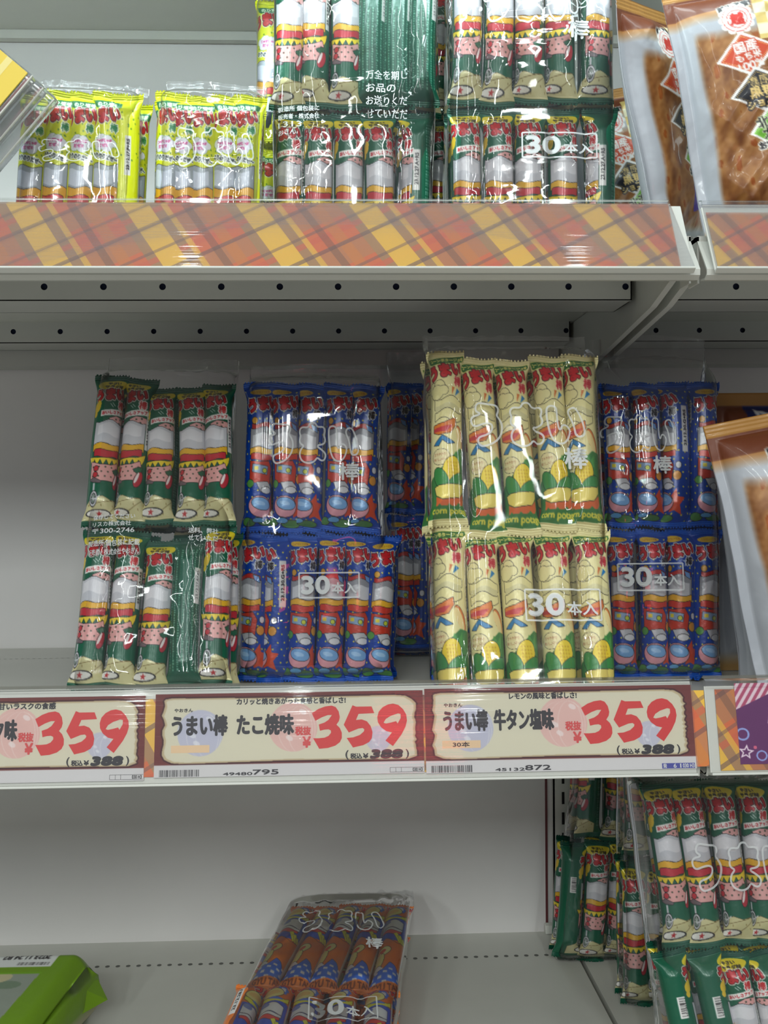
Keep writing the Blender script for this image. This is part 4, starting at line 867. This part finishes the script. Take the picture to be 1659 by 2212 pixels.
    if zf - zt > 1.6:                                # the flattened, heat-sealed top of the bag
        zs0 = zf - min(2.4, (zf - zt) * .6); xl, xr = np.polyval(pl, zf), np.polyval(pr, zf); gx, gz = np.meshgrid(np.linspace(xl + .1, xr - .1, 90), np.linspace(zs0, zf - .05, 20))
        gy = film_y(gx, gz) - .06 + .03 * np.sin(gz * 2 * math.pi / .28); q = np.arange(90 * 20).reshape(20, 90); gz2 = gz + .5 * ev(ws, gx * .8, gz * .1)
        obj('heat_seal', make_mesh('heat_seal', np.stack([gx, gy, gz2], -1).reshape(-1, 3), np.stack([q[:-1, :-1], q[:-1, 1:], q[1:, 1:], q[1:, :-1]], -1).reshape(-1, 4), M['seal'], None, True), r)
    # white printing on the film
    for kind, x0, y0, x1, y1 in prints:
        A, B = loc(x0, y0, -D / 2 - .3), loc(x1, y1, -D / 2 - .3); pv, pf = [], []
        def put(v2, faces, off=None):
            base = len(pv); Xq = np.array([q[0] for q in v2]); Zq = np.array([q[1] for q in v2]); Yq = film_y(Xq, Zq) - .11
            if off is not None: Yq = Yq - off
            pv.extend(zip(Xq, Yq, Zq)); pf.extend([tuple(base + int(t) for t in f) for f in faces])
        def fit(co, x0, x1, z0, z1, dense=False):
            return [(x0 + a * (x1 - x0), z0 + b * (z1 - z0)) for a, b in co]
        def bold_text(t, x0, x1, z0, z1, w):
            co, tr, _ = glyphs(t)
            for k in range(5):
                dx, dz = ((0, 0), (w, 0), (-w, 0), (0, w), (0, -w))[k]; put(fit(co, x0 + dx, x1 + dx, z0 + dz, z1 + dz), tr, -.0004 * k)
        def seg(xa, za, xb, zb_, w):
            n = 14; dx, dz = xb - xa, zb_ - za; l = math.hypot(dx, dz); nx, nz_ = -dz / l * w, dx / l * w; q = []
            for k in range(n + 1): t = k / n; q += [(xa + dx * t + nx, za + dz * t + nz_), (xa + dx * t - nx, za + dz * t - nz_)]
            put(q, [(2 * k, 2 * k + 1, 2 * k + 3, 2 * k + 2) for k in range(n)])
        x0, x1, z1, z0 = A.x, B.x, A.z, B.z
        if kind == 'logo':
            co, F2 = OUT; lo, hi = co.min(0), co.max(0); k = (x1 - x0) / (hi[0] - lo[0])
            v2 = [(x0 + (p[0] - lo[0]) * k, z0 + (p[1] - lo[1]) / (hi[1] - lo[1]) * (z1 - z0)) for p in co]; put(v2, F2, co[:, 2] * k * .5)
        elif kind == 'box':
            for s in ((x0, z0, x1, z0), (x0, z1, x1, z1), (x0, z0, x0, z1), (x1, z0, x1, z1)): seg(*s, .07)
            w, h = x1 - x0, z1 - z0; bold_text('30', x0 + .05 * w, x0 + .5 * w, z0 + .17 * h, z0 + .85 * h, .10); bold_text('本入', x0 + .55 * w, x0 + .95 * w, z0 + .17 * h, z0 + .6 * h, .035)
        elif kind == 'kanji': bold_text('棒', x0, x1, z0, z1, .05)
        else:
            lines = kind; h = (z1 - z0) / len(lines)
            for k, t in enumerate(lines): zz = z1 - (k + .85) * h; bold_text(t, x0, x0 + min(x1 - x0, len(t) * h * .75), zz, zz + h * .68, .012)
        nm = {'logo': 'film_lettering', 'kanji': 'film_lettering', 'box': 'count_print'}.get(kind, 'fine_print')
        obj(nm, make_mesh(nm, pv, pf, M['white'], None, False), r)
    return r

GT = 'clear bags of snack sticks on the upper shelf'; GM = 'clear bags of snack sticks on the middle shelf'; GL = 'clear bags of snack sticks on the low shelf'
def row(tops, yt, bots, yb, kinds):
    yt = yt if isinstance(yt, (list, tuple)) else [yt] * len(tops); yb = yb if isinstance(yb, (list, tuple)) else [yb] * len(tops)
    return [(a, b, c, d, k) for a, b, c, d, k in zip(tops, yt, bots, yb, kinds)]
BK = ('backside', 0)
# ---- middle shelf
pack('bag of green vegetable-salad flavour sticks leaning back, its fine print facing out', 'salad', GM, ZMID, 14.0, 22, [
    row((238, 306, 349, 414, 472), (802, 808, 828, 826, 820), (209, 270, 335, 410, 468), (1132, 1128, 1124, 1128, 1128), (2, 1, 0, 0, 1)),
    row((216, 285, 350, 404, 470), (1136, 1138, 1160, 1158, 1128), (180, 247, 318, 392, 458), (1482, 1484, 1484, 1482, 1478), (0, 1, 0, BK, 2))], 742,
    [(('保存してください', 'リスカ株式会社', '〒300-2746'), 200, 1108, 290, 1152), (('製造所 個包装に記載', '販売者・株式会社やおきん'), 188, 1162, 300, 1200), (('送料、弊社', 'せていただ'), 408, 1138, 470, 1170)], seed=11, margin=1.3)
pack('deep blue bag with white count box, standing beside the green bag over the price rail', 'blue', GM, ZMID, 21.5, 7, [
    row((560, 618, 678, 737, 795), (822, 822, 826, 824, 828), (556, 616, 664, 727, 786), (1148, 1148, 1150, 1146, 1150), (2, 0, 1, 0, 1)),
    row((552, 600, 660, 722, 780, 826), (1150, 1155, 1152, 1150, 1152, 1158), (545, 592, 645, 707, 770, 814), 1474, (1, 3, 0, 0, 0, 2))], 772,
    [('logo', 578, 912, 776, 1002), ('kanji', 732, 1000, 776, 1036), ('box', 646, 1238, 776, 1290)], seed=21, margin=1.28)
pack('shadowed blue bag tucked behind the gap between the blue and cream bags', 'blue', GM, ZMID, 37.5, 5, [
    row((868, 912), (826, 824), (866, 908), (1108, 1106), (1, 3)), row((872, 914), 1112, (872, 912), 1402, (0, 3))], 748, seed=31, margin=1.3)
pack('cream yellow bag of corn potage sticks, tallest on the middle shelf', 'corn', GM, ZMID, 2.6, 19, [
    row((962, 1034, 1107, 1187, 1254), (750, 762, 766, 758, 758), (972, 1058, 1131, 1209, 1272), (1132, 1156, 1150, 1140, 1140), (2, 0, 0, 0, 1)),
    row((972, 1042, 1116, 1197, 1282), (1128, 1142, 1136, 1136, 1136), (984, 1062, 1136, 1218, 1300), 1536, (1, 0, 0, 0, 0))], 692,
    [('logo', 1014, 868, 1268, 965), ('kanji', 1218, 968, 1272, 1012), ('box', 1133, 1274, 1302, 1338)], seed=41)
pack('blue bag with glinting film beside the cream bag and the rice cracker pouches', 'blue', GM, ZMID, 20.0, 7, [
    row((1336, 1400, 1462, 1524), (826, 824, 820, 822), (1342, 1412, 1470, 1528), 1136, (0, 1, 3, 2)),
    row((1346, 1416, 1478, 1530), 1142, (1350, 1420, 1480, 1530), 1466, (0, 0, 1, 2))], 712,
    [('logo', 1304, 895, 1462, 978), ('kanji', 1410, 985, 1452, 1022), ('box', 1336, 1218, 1476, 1274)], seed=51)
# ---- upper shelf
pack('yellow seaweed-salt bag beside the stacked clear trays', 'nori', GT, ZTOP, 10.5, 3, [
    row((76, 132, 184, 234, 268), (196, 186, 190, 188, 194), (48, 104, 160, 216, 256), 548, (0, 0, 0, 0, 3))], 150, [('logo', 82, 300, 258, 350)], seed=61, sx=.9, margin=1.12, glint=1.5)
pack('yellow seaweed-salt bag between another yellow bag and the green bags', 'nori', GT, ZTOP, 10.5, 3, [
    row((368, 396, 438, 492, 538), (190, 196, 198, 196, 198), (360, 394, 432, 480, 526), 548, (1, 0, 0, 0, 1))], 150, [('logo', 376, 275, 548, 362)], seed=71, sx=.88, margin=1.1, glint=1.6)
pack('yellow bag turned sideways, only a strip showing beside the green bags', 'nori', GT, ZTOP, 23, 3, [
    row((588, 610), -8, (576, 600), 300, (0, 3)), row((580, 606), 318, (578, 604), 622, (2, 3))], -60, seed=81, margin=1.4)
pack('green salad bag with dark plain wrapper backs and white glare on its film', 'salad', GT, ZTOP, 15.0, 3, [
    row((628, 686, 748, 806, 862, 916), -112, (620, 674, 744, 802, 858, 912), (228, 222, 226, 226, 226, 222), (0, 1, 0, BK, BK, BK)),
    row((630, 690, 756, 820, 900), 236, (624, 680, 748, 818, 898), 588, (1, 0, 0, 0, 3))], -170,
    [(('製造所 個包装に', '販売者・株式会社', '1313', 'おきん'), 600, 225, 690, 292), (('万全を期し', 'お品の', 'お送りくだ', 'せていただ'), 790, 150, 880, 262)], seed=91, glint=1.6)
pack('green salad bag showing sticks face-on with a white count box, beside the cracker pouches', 'salad', GT, ZTOP, 13.0, 3, [
    row((1012, 1084, 1150, 1216, 1294), -140, (1010, 1076, 1146, 1212, 1290), (216, 222, 216, 214, 216), (0, 0, 1, 1, 2)),
    row((1010, 1080, 1150, 1220, 1300), 226, (1008, 1078, 1148, 1218, 1304), 590, (0, 0, 1, 0, 3))], -190,
    [('logo', 1042, -52, 1250, 52), ('kanji', 1226, 42, 1274, 82), ('box', 1128, 286, 1290, 340)], seed=101, glint=1.3)
pack('dim green bag squeezed behind the two green salad bags', 'salad', GT, ZTOP, 26, 3, [
    row((948, 1002), -40, (946, 1000), 240, (2, 0)), row((948, 1002), 252, (946, 1000), 538, (0, 1))], -80, seed=111, margin=1.3)
# ---- low shelf
pack('orange bag of sticks lying flat alone on the empty low shelf', 'orange', GL, ZLOW + .95, 8.0, 83, [
    row((662, 716, 766, 818, 862), (1940, 1938, 1936, 1938, 1940), (566, 632, 692, 762, 828), (2118, 2120, 2124, 2128, 2132), (0, 0, 0, 0, 0)),
    row((546, 610, 672, 748, 820), (2108, 2104, 2108, 2112, 2116), (455, 535, 615, 705, 800), (2340, 2344, 2348, 2352, 2356), (3, 0, 0, 1, 0))], 1922,
    [('logo', 646, 1968, 832, 2012), ('kanji', 790, 2026, 828, 2046), ('box', 668, 2156, 816, 2198)], seed=121, D=4.0)
pack('green salad bag standing against the slotted post on the low shelf', 'salad', GL, ZLOW, 41.0, 6, [
    row((1282, 1336), 1552, (1274, 1330), (1812, 1820), (3, 0)), row((1246, 1298, 1350), (1822, 1818, 1818), (1226, 1280, 1336), (2072, 2080, 2080), (4, 0, 1))], 1500, seed=131, margin=1.2, D=5.2)
pack('green salad bag half hidden between the post bag and the front green bag', 'salad', GL, ZLOW, 30.0, 6, [
    row((1374, 1428), 1568, (1382, 1436), 1850, (0, 1)), row((1378, 1424), (1868, 1872), (1378, 1430), (2184, 2190), (1, 0))], 1510, seed=141, margin=1.25, D=5.2)
pack('green salad bag with red glints, foremost on the low shelf, tilted sideways', 'salad', GL, ZLOW, 11.0, 14, [
    row((1424, 1486, 1560, 1632, 1700), (1688, 1686, 1684, 1684, 1684), (1476, 1538, 1606, 1664, 1728), (2048, 2050, 2044, 2044, 2044), (0, 0, 1, 1, 0)),
    row((1450, 1526, 1588, 1652, 1720), (2054, 2054, 2058, 2056, 2056), (1520, 1600, 1656, 1716, 1780), 2412, (4, 4, 1, 3, 0))], 1640,
    [('logo', 1490, 1820, 1730, 1922)], seed=151)

# ---------------------------------------------------------------- pouches of rice crackers
def pouch_mesh(art, seed, Wd=15.0, H=21.0, nx=150, nz=220):
    ws, w2 = wave_noise(seed, 7, .3, .9), wave_noise(seed + 4, 9, .8, 2.2); U, V = np.meshgrid(np.linspace(0, Wd, nx), np.linspace(0, H, nz))
    a, b = np.abs(U / Wd * 2 - 1), np.abs(V / H * 2 - 1)
    T = 2.3 * np.clip(1 - (a / .9) ** 3, 0, 1) ** .6 * np.clip(1 - (b / .88) ** 4, 0, 1) ** .6 + .03
    body = np.clip(T / 1.2, 0, 1); rr = random.Random(seed); wr = .12 * ev(ws, U, V) + .06 * ev(w2, U, V) * body
    for _ in range(7):
        kx, kz, p = rr.uniform(-.3, .3), rr.uniform(-.3, .3), rr.uniform(0, 1); t = (kx * U + kz * V + p) % 1; wr = wr + .13 * (1 - np.minimum(1, np.abs(t - .5) * 4)) * np.clip(.4 + ev(ws, V, U) * 2, 0, 1)
    side = .22 * ev(ws, V * 1.4, V * .3) * np.sign(U - Wd / 2) * a ** 4; crimp = np.where((V < .9) | (V > H - .9), .04 * np.sin(V * 2 * math.pi / .3), 0)
    sway = .35 * np.sin(V * .33 + seed) * (a ** 3)
    Xf = U - Wd / 2 + side; Yf = -T - wr * (.35 + body) + crimp + sway; Z = H - V
    nb = np.stack([Xf, T * .8 + crimp + sway + .03, Z], -1)
    P = np.vstack([np.stack([Xf, Yf, Z], -1).reshape(-1, 3), nb.reshape(-1, 3)]); n = nx * nz; i = np.arange(n).reshape(nz, nx); k = i + n
    col = np.vstack([art.sample(U.ravel(), V.ravel()), np.tile(srgb((178, 181, 188)), (n, 1))])
    F = [np.stack([i[:-1, :-1], i[1:, :-1], i[1:, 1:], i[:-1, 1:]], -1).reshape(-1, 4), np.stack([k[:-1, :-1], k[:-1, 1:], k[1:, 1:], k[1:, :-1]], -1).reshape(-1, 4)]
    for e, g, fl in ((i[:, 0], k[:, 0], 1), (i[:, -1], k[:, -1], 0), (i[0], k[0], 0), (i[-1], k[-1], 1)):
        q = np.stack([e[:-1], g[:-1], g[1:], e[1:]], -1); F.append(q[:, ::-1] if fl else q)
    return make_mesh('cracker_pouch', P, np.vstack(F), M['pouch'], None, True, col)
cr = art_cracker(); PM = [pouch_mesh(cr, 2), pouch_mesh(cr, 6), pouch_mesh(art_cracker(True), 9, nx=100, nz=140)]
def pouch(label, px_bl, px_tl, Zs, Y, group, which=0, lean=5, yaw=0., s=1.0):
    """placed by the lower and upper ends of its near side edge"""
    A, B = at(px_bl[0], px_bl[1], Y), at(px_tl[0], px_tl[1], Y + 2); roll = math.atan2(B.x - A.x, B.z - A.z)
    o = obj('cracker_pouch', PM[which]); cx = 7.4 * s
    o.location = W(A.x + cx * math.cos(roll) * math.cos(yaw), Y + cx * math.sin(yaw), Zs + max(0, 7.4 * s * abs(math.sin(roll))) * .98 + .05); o.rotation_euler = (Matrix.Rotation(yaw, 3, 'Z') @ Matrix.Rotation(roll, 3, 'Y') @ Matrix.Rotation(-math.radians(lean), 3, 'X')).to_euler(); o.scale = (s, s, s)
    return tag(o, label, 'snack pouch', group)
GP, GQ = 'cracker pouches on the upper shelf', 'cracker pouches on the middle shelf'
pouch('brown cracker pouch leaning in front, on the shelf end above the short tartan strip', (1530, 505), (1433, 5), ZTOP, 6.5, GP, 0, lean=4)
pouch('brown cracker pouch leaning behind the front pouch, its gold crimped top showing', (1414, 540), (1298, 56), ZTOP, 10.5, GP, 1, lean=4, yaw=.9)
pouch('shadowed cracker pouch seen only as a dark strip beside the green salad bag', (1290, 560), (1192, 130), ZTOP, 31, GP, 0, lean=4)
pouch('brown cracker pouch on the middle shelf, brown folded top edge in front', (1652, 1500), (1524, 915), ZMID, 8.5, GQ, 0, lean=4, s=1.12)
pouch('brown cracker pouch close behind, showing a crumpled grey side seam', (1604, 1480), (1538, 960), ZMID, 14.0, GQ, 1, lean=3, s=1.1)
pouch('cracker pouch with a navy label at the back, its top peeping above the others', (1552, 1440), (1536, 850), ZMID, 27, GQ, 2, lean=2, s=1.3)

# ---------------------------------------------------------------- tilted stack of clear trays under a yellow card
A = at(60, 158, 4.4); B_ = at(-40, 276, 4.4); e = (B_ - A).normalized(); nrm = Vector((e.z, 0, -e.x)); nrm = nrm if nrm.x < 0 else -nrm
c0 = A + e * 7.0 + nrm * 5.0
r = root('clear_snack_tray', 'yellow card over stacked clear trays, tilted, at the edge of the upper shelf', 'snack tray', W(c0.x, 4.4, c0.z))
r.rotation_euler = (0, -math.atan2((-e).z, (-e).x), 0)          # local x runs up the slanted edge
sg = 1 if (Matrix.Rotation(r.rotation_euler.y, 3, 'Y') @ Vector((0, 0, 1))).dot(nrm) > 0 else -1
def lz(a, b_): return (min(a * sg, b_ * sg), max(a * sg, b_ * sg))
b = MB(); z0, z1 = lz(-5, 5); b.box(-7, 7, -.1, .05, z0, z1)
for k in range(5): q0, q1 = lz(-3.6 + k * 1.9, -3.1 + k * 1.9); b.box(-7, 7, -.106, -.1, q0, q1, 1)
b.build('yellow_card', [M['yellow'], M['straw']], r)
for k in range(3):
    b = MB(); z0, z1 = lz(-5.35 - .55 * k, 5); b.box(-7.1, 7.15 + .1 * k, .1 + 1.5 * k, 1.45 + 1.5 * k, z0, z1)
    b.build('tray_layer', [M['clear2']], r, bev=.25)
    b = MB(); z0, z1 = lz(-5.38 - .55 * k, -5.28 - .55 * k); b.box(-7.1, 7.1, .05 + 1.5 * k, .25 + 1.5 * k, z0, z1); b.build('tray_rim', [M['rail']], r)

# ---------------------------------------------------------------- green cake bag lying at the corner of the low shelf
TOPZ = ZLOW + 6.6
P1, P2 = atz(196, 2060, TOPZ), atz(20, 2225, TOPZ); P3 = atz(0, 2040, TOPZ); ang = math.atan2(P1.y - P3.y, P1.x - P3.x) 
LW, DP = 24.0, 20.0; skew = (P2 - P1); shx = skew.x / skew.y
r = root('cake_bag', 'bright green bag of ring cakes lying flat with a clear window', 'bag of cakes', W(P1.x - LW / 2, P1.y - DP / 2, ZLOW + .05))
G = (118, 158, 36); c = Canvas(0, LW, DP, G, px=26)
c.poly([(2, 4.0), (20.9, 4.0), (20.6, 11.2), (2, 11.0)], (150, 158, 146)); rnd = random.Random(8)
for k in range(26):
    x, y = rnd.uniform(3, 19), rnd.uniform(4.6, 10.4); c.ell(x, y, rnd.uniform(.6, 1.6), rnd.uniform(.5, .9), [(176, 168, 136), (150, 168, 110), (196, 186, 150), (122, 140, 118)][k % 4], rot=rnd.uniform(0, 3))
c.rect(14.6, 5.4, 15.9, 11.0, (62, 116, 82)); c.poly([(2, 3.8), (21, 3.8), (21, 4.1), (2, 4.1)], (120, 170, 40))
c.rect(15.4, .5, 21.4, 3.0, (226, 228, 226)); c.text('2023.11.24 B2', 18.4, 1.3, 4.6, .8, INK, rot=math.pi, bold=.03)
for k in range(26): c.rect(18.0 + k * .12, 2.2, 18.0 + k * .12 + (.05 if k % 3 else .08), 2.7, INK)
c.ell(15.2, 13.0, 3.6, 2.6, (208, 160, 100)); c.ell(15.2, 12.7, 2.8, 1.9, (226, 192, 140)); c.ell(15.2, 12.8, 1.4, .9, (120, 70, 50)); c.ell(13.0, 15.5, 3.4, 2.2, (196, 140, 120)); c.soften()
nx, ny = 200, 160; U, V = np.meshgrid(np.linspace(0, LW, nx), np.linspace(0, DP, ny)); a, b_ = np.abs(U / LW * 2 - 1), np.abs(V / DP * 2 - 1)
ws = wave_noise(77, 7, .3, 1.0)
Zt = 5.9 - 1.3 * np.clip((a - .88) / .12, 0, 1) ** 2 - .9 * np.clip((b_ - .86) / .14, 0, 1) ** 2 + .12 * ev(ws, U, V) + 1.2 - V * .17
Yl = DP / 2 - V; Xl = U - LW / 2 + (Yl - DP / 2) * shx
top = np.stack([Xl, Yl, Zt], -1); rings = [top]
i = np.arange(nx * ny).reshape(ny, nx); F = [tuple(q) for q in np.stack([i[:-1, :-1], i[1:, :-1], i[1:, 1:], i[:-1, 1:]], -1).reshape(-1, 4)]
P = top.reshape(-1, 3); col = c.sample(U.ravel(), V.ravel()); edge = np.concatenate([i[0, :], i[1:, -1], i[-1, -2::-1], i[-2:0:-1, 0]]); ctr = np.array([P[:, 0].mean(), 0, 0])
prev = edge; E0 = P[edge]; base = len(P); gcol = np.tile(srgb(G), (len(edge), 1))
for kk, (zz, k) in enumerate(((4.2, 1.045), (2.4, 1.06), (.9, 1.03), (.0, .97))):
    Q = E0.copy(); Q[:, :2] = ctr[:2] + (Q[:, :2] - ctr[:2]) * k; Q[:, 2] = zz; P = np.vstack([P, Q]); col = np.vstack([col, gcol if kk != 2 else np.tile(srgb((196, 190, 160)), (len(edge), 1))]); cur = np.arange(base, base + len(edge)); base += len(edge)
    F += [(int(prev[t]), int(cur[t]), int(cur[(t + 1) % len(edge)]), int(prev[(t + 1) % len(edge)])) for t in range(len(edge))]; prev = cur
F.append(tuple(int(t) for t in prev[::-1])); F = [f[::-1] if False else f for f in F]
obj('printed_bag', make_mesh('printed_bag', P, F, M['pouch'], None, True, col), r)
b = MB(); x1, y1 = LW / 2 - .2, DP / 2 - .6
b.add([(x1 - .2, y1 + .7, 4.6), (x1 + 2.0, y1 - .2, 2.2), (x1 - 1.4, y1 - 5.0, 2.0), (x1 - .9, y1 - 2.6, 4.9), (x1 + .9, y1 + .6, 3.9)], [(0, 3, 2, 1, 4)]); 
b.build('folded_corner', [plain('green_film', G, .35)], r)
